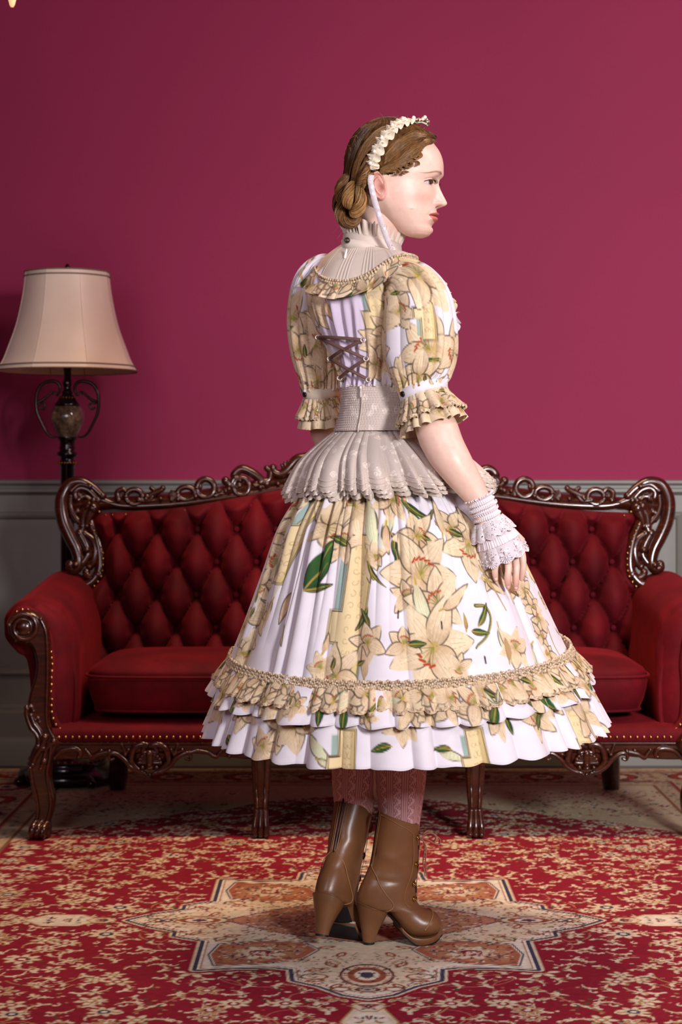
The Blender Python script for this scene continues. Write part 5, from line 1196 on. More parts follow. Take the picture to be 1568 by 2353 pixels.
# ------------------------------------------------------------------ bodice, yoke, collar, sleeves
def printed(M_grid_P, u, z, motifs, base=WHITE, kx=1.0):
    p = Cloth(u, z, kx, base); motifs(p); return p.col
def mk_bodice():
    th = np.linspace(-np.pi, np.pi, 400, endpoint=False); ys = np.linspace(585, 893, 140); Yy, T = np.meshgrid(ys, th, indexing='ij')
    P = torso(Yy, T, .004); n = norm(np.stack([np.sin(T), -np.cos(T), 0*T], -1))
    fold = .0045*np.sin((T+.0035*(Yy-700)*.35)*34)*sm(-1.2, -.9, T)*sm(.05, -.15, T)*sm(680, 730, Yy)+.003*np.sin(T*17+Yy*.02)+.004*sm(860, 890, Yy)*np.sin(T*50)
    # seams either side of the laced panel stand proud
    cxs, ws = body_ring(ys, 0)
    def th_of(px, y): cx, w_ = body_ring(y, 0); return np.arcsin(np.clip((px-cx)/w_, -1, 1))
    sl = th_of(interp([690, 774, 826, 884], [722, 747, 775, 793], ys), ys); sr = th_of(interp([690, 756, 792, 833, 884], [836, 840, 843, 848, 852], ys), ys)
    for s_ in (sl, sr): fold = fold+.0035*np.exp(-((T-s_[:, None])/.03)**2)
    P = P+n*fold[..., None]
    z = CH-(Yy-HZ)/S4; u = T*.12
    def mo(p):
        lil = np.array(hx('d9cbe0')); m = ((p.x/.12 > -1.15) & (p.x/.12 < -.25)); p.col[m] = lil*(1-.06*p.nb[m][:, None])
        f = lambda px, y: (float(th_of(px, y))*.12, CH-(y-HZ)/S4)
        pillar(p, *f(868, 735), .20, .014, .04)
        for px, y, s, r in ((732, 715, .050, 5.0), (722, 760, .030, 2.), (875, 800, .052, 2.4), (862, 845, .040, .9), (885, 770, .035, 4.2), (820, 640, .03, 1), (900, 700, .04, 1.)): lily(p, *f(px, y), s, r, warm=1)
        bud(p, *f(752, 700), .05, 4.6, PCH); leaf(p, *f(760, 800), .045, 4.9, .006, .1); leaf(p, *f(745, 775), .02, 4.2)
        R_ = np.random.RandomState(2)
        for k in range(34): lily(p, (.9+4.2*R_.rand())*.12 if False else (R_.choice([1, -1])*(1.25+1.8*R_.rand()))*.12, .0+1.17+.26*R_.rand(), .03+.03*R_.rand(), R_.rand()*6.3, warm=1)
    c = printed(P, u, z, mo, kx=1.1)
    M = MB(); M.grid(P, cv=True, col=c); bod = M.build('bodice', PRINT, woman, useattr=True)
    # shoulder caps of the bodice under the yoke are carried by the yoke itself
    RB = simple('brown_lacing_ribbon', hx('6d5048'), .55, sheen=.2); ME = simple('pale_metal_eyelet', hx('e8ded6'), .25, metal=.8)
    def on(px, py, off=.014):
        y = float(py); cx, w_ = body_ring(y, 0); t = float(np.arcsin(np.clip((px-cx)/w_, -1, 1))); return torso(np.float64(y), np.float64(t), off)
    Lp = [(749, 779), (776, 828), (797, 873)]; Rp = [(839, 792), (846, 833), (851, 879)]
    for a, b in ((Lp[0], Rp[0]), (Rp[0], Lp[1]), (Lp[0], Rp[1]), (Rp[1], Lp[2]), (Lp[1], Rp[2])):
        q = np.array([on(a[0]+(b[0]-a[0])*t, a[1]+(b[1]-a[1])*t, .017+.004*math.sin(math.pi*t)) for t in np.linspace(0, 1, 9)])
        M = MB(); up = norm(np.cross(q[-1]-q[0], (0, -1., 0))); M.tube(q, .0034, 8, flat=1.0, up=None) if False else ribbon(M, q, .0034, up); M.build('lacing_ribbon', RB, bod)
    for p_ in Lp+Rp: M = MB(); c_ = on(*p_, .017); t = np.linspace(0, 2*np.pi, 17); M.tube(np.stack([c_[0]+.0048*np.cos(t), c_[1]+0*t, c_[2]+.0042*np.sin(t)], 1), .0016, 6, cap=False); M.build('eyelet', ME, bod)
    return bod
def ribbon(M, q, w, side, thick=.0006, col=None):
    """flat band along q; side = lateral direction(s)"""
    q = np.asarray(q, float); side = np.broadcast_to(np.asarray(side, float), q.shape); T = norm(np.gradient(q, axis=0)); n = norm(np.cross(T, side)); w = np.broadcast_to(np.asarray(w, float), (len(q),))[:, None]
    P = np.stack([q-side*w+n*thick, q+side*w+n*thick, q+side*w-n*thick, q-side*w-n*thick], 1); M.grid(P, cv=True, col=col)
BOD = mk_bodice()
YOKEM = cotton('cream_cotton_lawn', .75, .15)
CRM = np.array(hx('d8cabd'))
def loop_interp(pts, n):
    pts = np.asarray(pts, float); m = len(pts); q = crom(np.vstack([pts[-2:], pts, pts[:3]]), 40); q = q[2*40:2*40+m*40]; d = np.concatenate([[0], np.cumsum(np.linalg.norm(np.diff(np.vstack([q, q[:1]]), axis=0), axis=1))]); s = np.linspace(0, d[-1], n, endpoint=False); qq = np.vstack([q, q[:1]]); return np.stack([np.interp(s, d, qq[:, i]) for i in range(3)], 1)
def align(A, B):
    """roll loop B so that it starts nearest to the direction of A's start"""
    k = int(np.argmin(np.linalg.norm((B-B.mean(0))/np.linalg.norm(B[0]-B.mean(0))*.05-(A[0]-A.mean(0)), axis=1))); return np.roll(B, -k, 0)
NL = 720
def loop_by_angle(pts, n, c):
    q = loop_interp(pts, 2000); a = np.unwrap(np.arctan2(q[:, 0]-c[0], -(q[:, 1]-c[1]))); 
    if a[-1] < a[0]: q = q[::-1]; a = np.unwrap(np.arctan2(q[:, 0]-c[0], -(q[:, 1]-c[1])))
    t = np.linspace(-np.pi, np.pi, n, endpoint=False); a3 = np.concatenate([a-2*np.pi, a, a+2*np.pi]); q3 = np.vstack([q, q, q]); o = np.argsort(a3); return np.stack([np.interp(t, a3[o], q3[o, i]) for i in range(3)], 1)
YB = [at(728, 606, 4.05), at(732, 628, 3.95), at(752, 642, 3.898), at(792, 647, 3.876), at(832, 638, 3.866), at(862, 621, 3.860), at(888, 602, 3.860), at(912, 590, 3.862), at(940, 588, 3.90), at(955, 600, 4.0), at(930, 640, 4.09), at(860, 650, 4.12), at(780, 640, 4.12), at(742, 602, 4.09)]
yc_ = at(852, 600, 3.985)
YL = loop_by_angle(YB, NL, yc_)
tt_ = np.linspace(-np.pi, np.pi, NL, endpoint=False)
def collar_ring(py, r, dz=0., cx=856):
    """ring round the neck, lower toward her front (photo right)"""
    c = at(cx, py, 3.982); return np.stack([c[0]+r*1.0*np.sin(tt_), c[1]-r*np.cos(tt_), c[2]-.20*r*np.sin(tt_)+0*tt_+dz], 1)
def mk_yoke():
    A = collar_ring(572, .060); V = np.linspace(0, 1, 34)
    n = norm((YL-yc_)*(1, 1, 0)); P = []
    for v in V:
        q = A*(1-v)+YL*v; q = q+n*(.007*np.sin(np.pi*v)**.8)+np.array((0, 0, 1))*(.003*np.sin(np.pi*v)); P.append(q)
    P = np.array(P)
    tuck = np.zeros(NL)
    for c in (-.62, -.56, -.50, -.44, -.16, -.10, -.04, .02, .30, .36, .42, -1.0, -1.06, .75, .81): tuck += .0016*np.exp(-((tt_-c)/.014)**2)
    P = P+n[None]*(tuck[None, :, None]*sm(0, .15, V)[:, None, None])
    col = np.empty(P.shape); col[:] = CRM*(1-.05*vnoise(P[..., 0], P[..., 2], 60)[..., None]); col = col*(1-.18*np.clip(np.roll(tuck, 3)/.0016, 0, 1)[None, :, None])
    M = MB(); M.grid(P, cv=True, col=col, flip=True); yk = M.build('yoke', YOKEM, BOD, useattr=True)
    # printed frill along the yoke's lower edge
    def frill_loop(name, base, outn, h, flare, N, amp, seed, mot, parent, basecol, drop=(0, 0, -1.), rows=22, kx=1.):
        V = np.linspace(0, 1, rows); m = len(base); s = np.linspace(0, 2*np.pi, m, endpoint=False); f = pleats(s, N, seed, .6, .75)-.5; f2 = np.sin(s*N*.37+1)*.5; P = []
        Tn = norm(np.roll(base, -1, 0)-np.roll(base, 1, 0)); dr = np.asarray(drop)
        for v in V: P.append(base+outn*(flare*v**1.1+amp*(.25+.75*v)*f[:, None]+amp*.5*v*f2[:, None])+dr*(h*v*(1+.12*f2[:, None]))+Tn*(amp*.5*v*np.cos(s*N)[:, None]))
        P = np.array(P); arc = np.concatenate([[0], np.cumsum(np.linalg.norm(np.diff(base, axis=0), axis=1))]); U = np.repeat(arc[None]*1.4, rows, 0); Zz = np.repeat(V[:, None]*h, m, 1)
        p = Cloth(U, Zz, 1., basecol); mot(p, arc[-1]*1.4, h)
        M = MB(); M.grid(P, cv=True, col=p.col, flip=True); return M.build(name, PRINT, parent, useattr=True), P
    def mo(p, L, h):
        R_ = np.random.RandomState(6); x = 0
        while x < L: lily(p, x, h*R_.rand(), .018+.016*R_.rand(), R_.rand()*6.3, warm=1); x += .02+.03*R_.rand(); 
        for k in range(12): leaf(p, L*R_.rand(), h*R_.rand(), .02+.015*R_.rand(), R_.rand()*6.3)
    fr, Pf = frill_loop('yoke_frill', YL, n, .036, .024, 27, .020, 61, mo, yk, CREAM*.95)
    M = MB()
    for j in range(0, NL, 5):
        for r in range(2):
            q = YL[(j+2*r) % NL]+n[(j+2*r) % NL]*.004+(0, 0, .002-.0065*r); M.ball(q, (.0032, .0032, .0034), 6, 4)
    M.build('crochet_braid', LACE, yk, kind='stuff')
    # stand collar with gathered frill and ribbon tab
    M = MB(); prof = [(572, .062), (566, .0625), (556, .0615), (549, .0600), (549, .0575), (572, .0590)]
    P = np.array([collar_ring(y, r+.0012*0) for y, r in prof]); col = np.empty(P.shape); col[:] = CRM*1.02; M.grid(P, cv=True, col=col, flip=False); cb = M.build('collar_band', YOKEM, yk, useattr=True)
    f = pleats(tt_, 34, 71, .6, .8)-.5; P = []
    for v in np.linspace(0, 1, 18): q = collar_ring(552-30*v, .0590); P.append(q+norm((q-q.mean(0))*(1, 1, 0))*((.002+.011*v)*f[:, None]*1.3+.004*v)+np.array((0, 0, 1))*(.004*v*f[:, None]))
    P = np.array(P); col = np.empty(P.shape); col[:] = CRM*1.03; M = MB(); M.grid(P, cv=True, col=col, flip=False); M.build('collar_frill', YOKEM, cb, useattr=True)
    # tab end with dark button at the back, pendant zip pull
    BT = simple('dark_bronze_button', hx('3a3026'), .35, metal=.6)
    c = at(797, 552, 3.925); M = MB(); q = np.array([at(786, 562, 3.945), at(800, 560, 3.925), at(830, 564, 3.916), at(862, 573, 3.918)]); q = crom(q, 6); ribbon(M, q, .0098, (0, 0, 1), .0012, col=None); M.c = [CRM*np.ones((len(v), 3)) for v in M.v]; M.build('collar_tab', YOKEM, cb, useattr=True)
    M = MB(); b = at(798, 552, 3.921); M.ball(b, (.0062, .0030, .0062), 20, 8); t = np.linspace(0, 2*np.pi, 21); M.tube(np.stack([b[0]+.0050*np.cos(t), b[1]-.0022+0*t, b[2]+.0050*np.sin(t)], 1), .0010, 6, cap=False); M.build('button', BT, cb)
    ZW = simple('zip_pull_enamel', hx('efe8de'), .3); M = MB(); z = at(797, 571, 3.905); M.tube([z, z+(-.001, 0, -.006), z+(-.004, 0, -.020)], [.0012, .0022, .0030], 8); M.build('zip_pull', ZW, yk)
    return yk, frill_loop
YK, FRL = mk_yoke()

def ring_frame(path, n):
    q = crom(path, n); T = norm(np.gradient(q, axis=0)); e2 = np.array((0, 1., 0)); e1 = norm(np.cross(T, e2)); e2 = norm(np.cross(e1, T)); return q, T, e1, e2
def sleeve(side, path, rad, bc, bax, br, seed, fr1, parent=None):
    """puffed sleeve along path; bc/bax/br: centre, axis and radius of the arm band"""
    q, T, e1, e2 = ring_frame(path, 17); m = len(q); t = np.linspace(0, 1, m); r = interp(np.linspace(0, 1, len(rad)), rad, t)
    th = np.linspace(0, 2*np.pi, 360, endpoint=False)
    g1 = pleats(th, 30, seed, .6, .8)-.5; g2 = pleats(th+.4, 11, seed+1, .6, .9)-.5; g3 = np.sin(th*3+seed)
    top = sm(.34, .0, t)[:, None]; bot = (sm(.62, .95, t)*sm(1.0, .955, t))[:, None]; mid = 1-top*.6
    R = r[:, None]*(1+.03*g3*mid)+.0065*g1*bot+.006*g1*top+.007*g2*(1-bot)*(.5+.5*np.sin(3*t)[:, None])+.005*bot*g2
    tw = th[None]+.10*np.sin(4*t)[:, None]
    P = q[:, None]+R[..., None]*(np.cos(tw)[..., None]*e1[:, None]+np.sin(tw)[..., None]*e2[:, None])
    L = np.concatenate([[0], np.cumsum(np.linalg.norm(np.diff(q, axis=0), axis=1))]); U = np.repeat(th[None]*.065, m, 0); Vv = np.repeat(L[:, None], len(th), 1)
    def mo(p):
        R_ = np.random.RandomState(seed+9); pts = [(x+R_.uniform(-.012, .012), y+R_.uniform(-.012, .012)) for x in np.arange(0, .41, .062) for y in np.arange(-.01, L[-1]+.03, .066)]; R_.shuffle(pts)
        for k, (x, y) in enumerate(pts):
            if k % 7 == 3: pillar(p, x, y, .09, .012, .05)
            elif k % (7 if side > 0 else 4) == 2: continue
            elif k % 6 == 5: bud(p, x, y, .05, R_.rand()*6.3, PCH)
            else: lily(p, x, y, .048+.028*R_.rand(), R_.rand()*6.3, warm=.6)
            if k % 3 == 0: leaf(p, x+.02, y+.02, .022+.016*R_.rand(), R_.rand()*6.3)
    c = printed(P, U, Vv, mo, kx=1.1)
    M = MB(); M.grid(P, cv=True, col=c); 
    o = M.build('sleeve', PRINT, parent or BOD, useattr=True)
    # band, frills
    a = norm(np.asarray(bax)); e1 = norm(np.cross(a, (0, 1., 0))); e2 = norm(np.cross(e1, a)); c0 = np.asarray(bc); ths = np.linspace(0, 2*np.pi, 480, endpoint=False)
    ring = lambda d, rr: c0+a*d+np.asarray(rr)[..., None]*(np.cos(ths)[:, None]*e1+np.sin(ths)[:, None]*e2)
    M = MB(); P = np.array([ring(d, np.full(480, rr)) for d, rr in ((-.011, br-.001), (-.010, br+.0015), (0, br+.002), (.010, br+.0015), (.011, br-.001))]); col = np.empty(P.shape); col[:] = WHITE if side > 0 else BEI*.6+WHITE*.4; M.grid(P, cv=True, col=col); bd = M.build('arm_band', PRINT, o, useattr=True)
    BT = bpy.data.materials.get('dark_bronze_button'); kth = (-2.55 if side > 0 else -2.6); b = c0+(br+.003)*(math.cos(kth)*e1+math.sin(kth)*e2); M = MB(); nn = norm(b-c0); Rm = np.stack([norm(np.cross(nn, a)), a, nn], 1)
    M.ball(b, (.0062, .0062, .0028), 20, 8, R=Rm); tq = np.linspace(0, 2*np.pi, 21); M.tube(b+nn*.002+.0048*(np.cos(tq)[:, None]*Rm[:, 0]+np.sin(tq)[:, None]*Rm[:, 1]), .0010, 6, cap=False); M.build('button', BT, bd)
    for name, d0, d1, r1, N, amp, base, sd in fr1:
        f = pleats(ths, N, sd, .6, .75)-.5; P = []
        for v in np.linspace(0, 1, 26): P.append(ring(d0+(d1-d0)*v, br+.001+(r1-br)*v**1.2+amp*(.3+.7*v)*f)+(-.35*a*amp*v*f[:, None]))
        P = np.array(P); U = np.repeat(ths[None]*.08, 26, 0); Vv = np.repeat(np.linspace(0, abs(d1-d0), 26)[:, None], 480, 1)
        def mo2(p):
            R_ = np.random.RandomState(sd); x = 0
            while x < .5:
                lily(p, x, abs(d1-d0)*R_.rand(), .022+.014*R_.rand(), R_.rand()*6.3, warm=1)
                if R_.rand() < .4: leaf(p, x+.01, abs(d1-d0)*R_.rand(), .025, R_.rand()*6.3)
                x += .024+.03*R_.rand()
        c = printed(P, U, Vv, mo2, base=base); M = MB(); M.grid(P, cv=True, col=c); fo = M.build(name, PRINT, o, useattr=True)
        if name == 'gathered_frill':
            M = MB(); s_ = np.arange(480); rows = [P[-1]+a*(w_*(.007*(.7+.3*np.abs(np.sin(np.pi*s_/9)))))[:, None]+norm(P[-1]-P[-1].mean(0))*.001 for w_ in (-.2, .2, .6, 1)]; M.grid(np.array(rows), cv=True); M.build('lace_edging', LACE, fo)
    return o
SLR = sleeve(1, [at(905, 648, 3.91), at(925, 646, 3.888), at(944, 662, 3.872), at(960, 700, 3.862), at(966, 760, 3.856), at(968, 820, 3.852), at(969, 862, 3.848), at(971, 886, 3.845), at(976, 902, 3.842)], [.024, .043, .059, .070, .0745, .073, .061, .049, .0475],
             at(973, 898, 3.843), at(1000, 985, 3.83)-at(973, 898, 3.843), .0485, 81,
             (('lower_cuff', .010, .078, .067, 14, .011, CREAM*.95, 83), ('gathered_frill', .010, .052, .069, 24, .010, CREAM*.88, 84)))
SLL = sleeve(-1, [at(765, 630, 4.02), at(748, 632, 4.035), at(728, 660, 4.05), at(717, 715, 4.07), at(719, 770, 4.08), at(726, 820, 4.09), at(733, 860, 4.095), at(737, 886, 4.10), at(739, 903, 4.10)], [.026, .040, .048, .0485, .0490, .0465, .040, .0365, .0365],
             at(738, 902, 4.10), at(744, 985, 4.11)-at(738, 902, 4.10), .0375, 91,
             (('lower_cuff', .010, .074, .054, 11, .010, CREAM*.95, 93), ('gathered_frill', .010, .048, .053, 18, .009, CREAM*.88, 94)))
def bust_frill():
    """frill down the front of the bodice, seen past the right sleeve"""
    q = crom([torso(np.float64(y), np.float64(1.66), .003) for y in (632, 660, 700, 740, 790, 840, 880)], 30); n = len(q); s = np.arange(n)
    out = norm((q-at(880, 720, 4.0))*(1, .3, 0)); P = []
    T = norm(np.gradient(q, axis=0))
    for v in np.linspace(-.1, 1, 14): P.append(q+out*(.024*v)+np.array((0, 1., 0))*(.010*v*np.sin(s*.36+np.sin(s*.1)))[:, None]+T*(.006*v*np.cos(s*.36))[:, None]+out*(.005*v*np.sin(s*.52))[:, None])
    P = np.array(P); col = np.empty(P.shape); col[:] = WHITE*.97; m = vnoise(s*.06, 0*s, 1, 3) > .55; col[:, m] = CREAM*.95
    M = MB(); M.grid(P, col=col); M.build('bodice_frill', PRINT, BOD, useattr=True)
bust_frill()
# shoulder frill tips that stand up beside the yoke
def wrist_cuff():
    A = at(1100, 1140, 3.80); B = at(1160, 1280, 3.812); a = norm(B-A); e1 = norm(np.cross(a, (0, 1., 0))); e2 = norm(np.cross(e1, a)); ths = np.linspace(0, 2*np.pi, 420, endpoint=False)
    ring = lambda d, rr: A+a*d+np.asarray(rr)[..., None]*(np.cos(ths)[:, None]*e1+np.sin(ths)[:, None]*e2*1.04)
    WL = lace_mat('white_cotton_lace', hx('ddd3d8'), hx('f2ecf0'), holes=300, scale=70); WC = NT('white_gauze'); WC.set(Roughness=.8, Base_Color=hx('e3d9dd')); WC.bump(WC.noise(500, 2), .2, .001); WC = WC.m
    M = MB(); P = []
    for d in np.linspace(0, .052, 40):
        g = np.sin(ths*38+.6*math.sin(d*300)); r = .0262+.0015*math.sin(d*2*np.pi/.0105)+.0012*g*(1+.5*math.sin(d*600))+(.004*sm(.006, 0, d))*(1+np.sin(ths*22))*.6; P.append(ring(d, r))
    M.grid(np.array(P), cv=True); cuff = M.build('wrist_cuff', WC, woman)
    for d in (.014, .031, .046):
        M = MB(); M.tube(np.vstack([ring(d, np.full(420, .0284)), ring(d, np.full(420, .0284))[:1]])[::4], .0012, 6, cap=False); M.build('elastic_thread', WC, cuff)
    M = MB()
    for j in range(0, 420, 9): M.ball(ring(.022+.003*math.sin(j*.7), np.full(420, .0290))[j], (.0022, .0022, .0030), 6, 4)
    M.build('picot_trim', WC, cuff, kind='stuff')
    for nm, mat, d0, d1, r0, r1, N, amp, sc_ in (('lace_tier', WL, .050, .079, .030, .045, 9, .008, 12), ('pleated_tier', WC, .052, .101, .0285, .0440, 52, .0022, 0), ('lace_tier', WL, .097, .134, .0420, .0490, 8, .006, 10)):
        f = pleats(ths, N, 97, .4, .8)-.5; P = []; n = 30
        for v in np.linspace(0, 1, n):
            sc = (.0055*np.abs(np.sin(ths*sc_/2))*sm(.75, 1, v)) if sc_ else 0*ths
            P.append(ring(d0+(d1-d0)*v, r0+(r1-r0)*v**.9+amp*v**.6*f)+a*sc[:, None])
        M = MB(); M.grid(np.array(P), cv=True); t = M.build(nm, mat, cuff)
        M = MB(); e = P[-1]; M.tube(np.vstack([e, e[:1]]), .0008, 5, cap=False); M.build('edge_cord', WC, t)
        if nm == 'lace_tier' and d0 > .09:       # raised daisies of the scalloped border
            M = MB()
            for k in range(sc_):
                tc = (k+.5)*2*np.pi/sc_; i0 = int(tc/(2*np.pi)*420); c = P[24][i0]*.5+P[26][i0]*.5; ax = norm(c-(A+a*((c-A)@a))); tx = norm(np.cross(ax, a))
                for j in range(7):
                    an = (j-3)*.42; dv = a*math.cos(an)+tx*math.sin(an); q = np.array([c-a*.004+dv*.003, c-a*.004+dv*.009, c-a*.004+dv*.013])+ax*.0012; M.tube(q, [.0007, .0017, .0008], 6)
                for an in (-1.9, 1.9, 3.14): dv = a*math.cos(an)+tx*math.sin(an); M.tube(np.array([c-a*.006+dv*.002, c-a*.006+dv*.010])+ax*.0012, [.0006, .0013], 5)
            M.build('embroidered_daisies', WC, t, kind='stuff')
wrist_cuff()
# ------------------------------------------------------------------ stockings and boots
def stockings():
    m = NT('dusty_pink_openwork_knit'); m.set(Roughness=.8)
    uv = m.n('ShaderNodeVertexColor', layer_name='Col').outputs['Color']       # holds (angle, height, 0): knitting coordinates
    sp = m.n('ShaderNodeSeparateColor'); m.l(uv, sp.inputs[0]); u, v = sp.outputs[0], sp.outputs[1]
    sin = lambda x, k, ph=0.: m.math('SINE', m.math('ADD', m.math('MULTIPLY', x, k), ph))
    # rib columns, and a column of diamonds with flowers between them
    col = sin(u, 2*math.pi*10); panel = m.math('GREATER_THAN', col, .05)
    rib = m.math('GREATER_THAN', sin(u, 2*math.pi*70), .25)
    dia = m.math('ABSOLUTE', m.math('ADD', m.math('ABSOLUTE', sin(v, math.pi*44)), m.math('MULTIPLY', m.math('ABSOLUTE', m.math('COSINE', m.math('MULTIPLY', u, 2*math.pi*5))), -1.0)))
    d1 = m.math('LESS_THAN', dia, .18); pet = m.math('GREATER_THAN', m.math('MULTIPLY', sin(v, math.pi*176), sin(u, 2*math.pi*60)), .15)
    pat = m.math('MAXIMUM', d1, m.math('MULTIPLY', pet, .8)); f = m.math('ADD', m.math('MULTIPLY', pat, panel), m.math('MULTIPLY', rib, m.math('SUBTRACT', 1., panel)), True)
    m.l(m.mix(hx('b0747a'), hx('dcb0ac'), f), m.b.inputs['Base Color']); m.bump(f, .4, .0012)
    for side in (1, 0):
        pts = ([at(930, 1330, 3.96), at(930, 1500, 3.97), at(926, 1640, 3.99), at(921, 1780, 4.0), at(920, 1850, 4.005), at(919, 1920, 4.01), at(912, 1990, 4.01)] if side else
               [at(850, 1330, 4.05), at(838, 1500, 4.06), at(825, 1640, 4.05), at(818, 1780, 4.03), at(813, 1850, 4.03), at(806, 1900, 4.018), at(798, 1960, 4.00)])
        rad = [.080, .062, .0565, .0540, .0470, .0385, .034] if side else [.080, .062, .055, .0510, .0420, .035, .029]
        q = crom(pts, 16); r = interp(np.linspace(0, 1, len(rad)), rad, np.linspace(0, 1, len(q))); k = 120
        col = np.zeros((len(q), k, 3)); col[..., 0] = (np.arange(k)/k)[None]; col[..., 1] = q[:, 2][:, None]
        M = MB(); T = norm(np.gradient(q, axis=0)); ref = np.array((0, 1., 0)); u_ = norm(ref-T*(T@ref)[:, None]); b = np.cross(T, u_); th = np.linspace(0, 2*np.pi, k, endpoint=False)
        P = q[:, None]+r[:, None, None]*(np.cos(th)[None, :, None]*u_[:, None]*1.02+np.sin(th)[None, :, None]*b[:, None]); M.grid(P, cv=True, col=col); M.build('stocking', m.m, woman, useattr=True)
stockings()
def boot(origin, heading, pitch, mir, tall=1.):
    """traced side view (fwd, up) in photo pixels from the ball of the foot; heading turns it about z, pitch lifts the heel"""
    k = 4.0/F/math.cos(math.radians(12)); oy = 2178; ox = 942
    ch, sh = math.cos(heading), math.sin(heading); cp, sp = math.cos(pitch), math.sin(pitch)
    def xf(V):
        V = np.asarray(V, float); u, w_, v = V[:, 0], V[:, 1]*mir, V[:, 2]*(1+(tall-1)*sm(.08, .2, V[:, 2])); pe = pitch*sm(.045, -.035, u-.25*v); cp, sp = np.cos(pe), np.sin(pe); u2 = u*cp+v*sp; v2 = np.maximum(-u*sp+v*cp, 0)
        return np.stack([origin[0]+u2*ch+w_*sh, origin[1]+u2*sh-w_*ch, origin[2]+v2], 1)      # +w faces the camera side for the right boot
    pt = lambda px, py: np.array(((px-ox)*k, 0, (oy-py)*k*math.cos(math.radians(12))))
    LE = bpy.data.materials.get('tan_boot_leather') 
    if LE is None:
        m = NT('tan_boot_leather'); m.set(Roughness=.36); m.b.inputs['Coat Weight'].default_value = .12; m.b.inputs['Coat Roughness'].default_value = .25
        f = m.noise(14, 3); m.l(m.ramp(f, [(.3, hx('664328')), (.7, hx('785032'))]), m.b.inputs['Base Color']); m.bump(m.math('ADD', m.noise(24, 3), m.math('MULTIPLY', m.noise(600, 2), .15)), .16, .006); LE = m.m
        simple('black_rubber_sole', hx('121116'), .55); simple('tan_stitching', hx('96693f'), .6); simple('brass_eyelet', hx('c0a04c'), .2, metal=1.); simple('pink_satin_lace', hx('a5705e'), .4, sheen=.5); simple('dark_zip', hx('3a2420'), .35, metal=.4)
    gm = bpy.data.materials.get; BK = gm('black_rubber_sole'); ST = gm('tan_stitching'); BR = gm('brass_eyelet'); PL = gm('pink_satin_lace'); ZP = gm('dark_zip')
    rings = [((963, 1912), (874, 1879), 40), ((963, 1930), (871, 1905), 39), ((962, 1960), (866, 1940), 37), ((961, 1992), (861, 1975), 35), ((959, 2018), (855, 2003), 34), ((957, 2040), (842, 2028), 34), ((956, 2058), (830, 2052), 35), ((958, 2076), (824, 2080), 35.5), ((961, 2088), (834, 2096), 36), ((965, 2095), (858, 2101), 36), ((969, 2099), (886, 2108), 36), ((974, 2103), (905, 2126), 37), ((980, 2106), (922, 2148), 40), ((988, 2108), (940, 2163), 43), ((998, 2112), (962, 2167), 43), ((1007, 2119), (984, 2166), 39), ((1014, 2131), (1002, 2160), 30), ((1017, 2142), (1014, 2150), 14)]
    A = np.array([pt(*r[0]) for r in rings]); B = np.array([pt(*r[1]) for r in rings]); W_ = np.array([r[2] for r in rings])*.001
    tt = np.linspace(0, len(rings)-1, 150); ii = np.arange(len(rings)); A = np.stack([interp(ii, A[:, i], tt) for i in range(3)], 1); B = np.stack([interp(ii, B[:, i], tt) for i in range(3)], 1); W_ = interp(ii, W_, tt)
    th = np.linspace(0, 2*np.pi, 96, endpoint=False); c, s = np.cos(th), np.sin(th)
    def surf(i, th, off=0.):
        c, s = np.cos(th), np.sin(th); i = np.asarray(i, float); ff = lambda Q: np.stack([np.interp(i, np.arange(150), Q[:, k_]) for k_ in range(3)], -1); Ai, Bi, Wi = ff(A), ff(B), np.interp(i, np.arange(150), W_); m_ = (Ai+Bi)/2; h = (Ai-Bi)/2; L = np.linalg.norm(h, axis=-1, keepdims=True)
        return m_+h*(1+off/L)*(np.sign(c)*np.abs(c)**.92)[..., None]+np.array((0, 1., 0))*((Wi+off)*np.sign(s)*np.abs(s)**.92)[..., None]
    I, T = np.meshgrid(np.arange(150), th, indexing='ij'); P = surf(I, T)
    # creases at the ankle
    wr = .0022*np.exp(-((I-36)/7.)**2)*np.sin(T*2+1)+.0022*np.exp(-((I-26)/3.)**2)*np.cos(T*3)-.002*np.exp(-((I-44)/2.5)**2)*np.cos(T*1.5)**2
    ctr = P.mean(1, keepdims=True); P = P+norm(P-ctr)*wr[..., None]
    root = thing_part('boot', woman)
    def bd(M, name, mat, parent=root, **kw): return M.build(name, mat, parent, xf=xf, mirror=mir < 0, **kw)
    M = MB(); M.grid(P, cv=True); M.add(P[-1], [tuple(range(96))]); 
    # inside of the shaft top
    M.grid(np.array([P[0], P[0]*.5+P[0].mean(0)*.5+(0, 0, -.01)]), cv=True, flip=True); up = bd(M, 'upper', LE)
    def seam(name, pts, r, mat, par=up, off=.0012): M = MB(); M.tube(np.array([surf(i, np.float64(t), off) for i, t in pts]), r, 6); bd(M, name, mat, par)
    ln = lambda p0, p1, n=20: [(p0[0]+(p1[0]-p0[0])*t, p0[1]+(p1[1]-p0[1])*t) for t in np.linspace(0, 1, n)]
    # back zip with its two facing strips
    for dt in (-.16, .16): seam('zip_tape', ln((0, np.pi+dt), (35, np.pi+dt*.8)), .0014, LE)
    seam('zip', ln((1, np.pi), (35, np.pi)), .0024, ZP, off=.0006); seam('zip_stitching', ln((1, np.pi-.30), (35, np.pi-.22)), .0006, ST); seam('zip_stitching', ln((1, np.pi+.30), (35, np.pi+.22)), .0006, ST)
    M = MB(); z = surf(2, np.float64(np.pi), .004); M.tube([z, z+(-.001, 0, -.016)], [.0016, .0024], 6); bd(M, 'zip_pull', ZP, up)
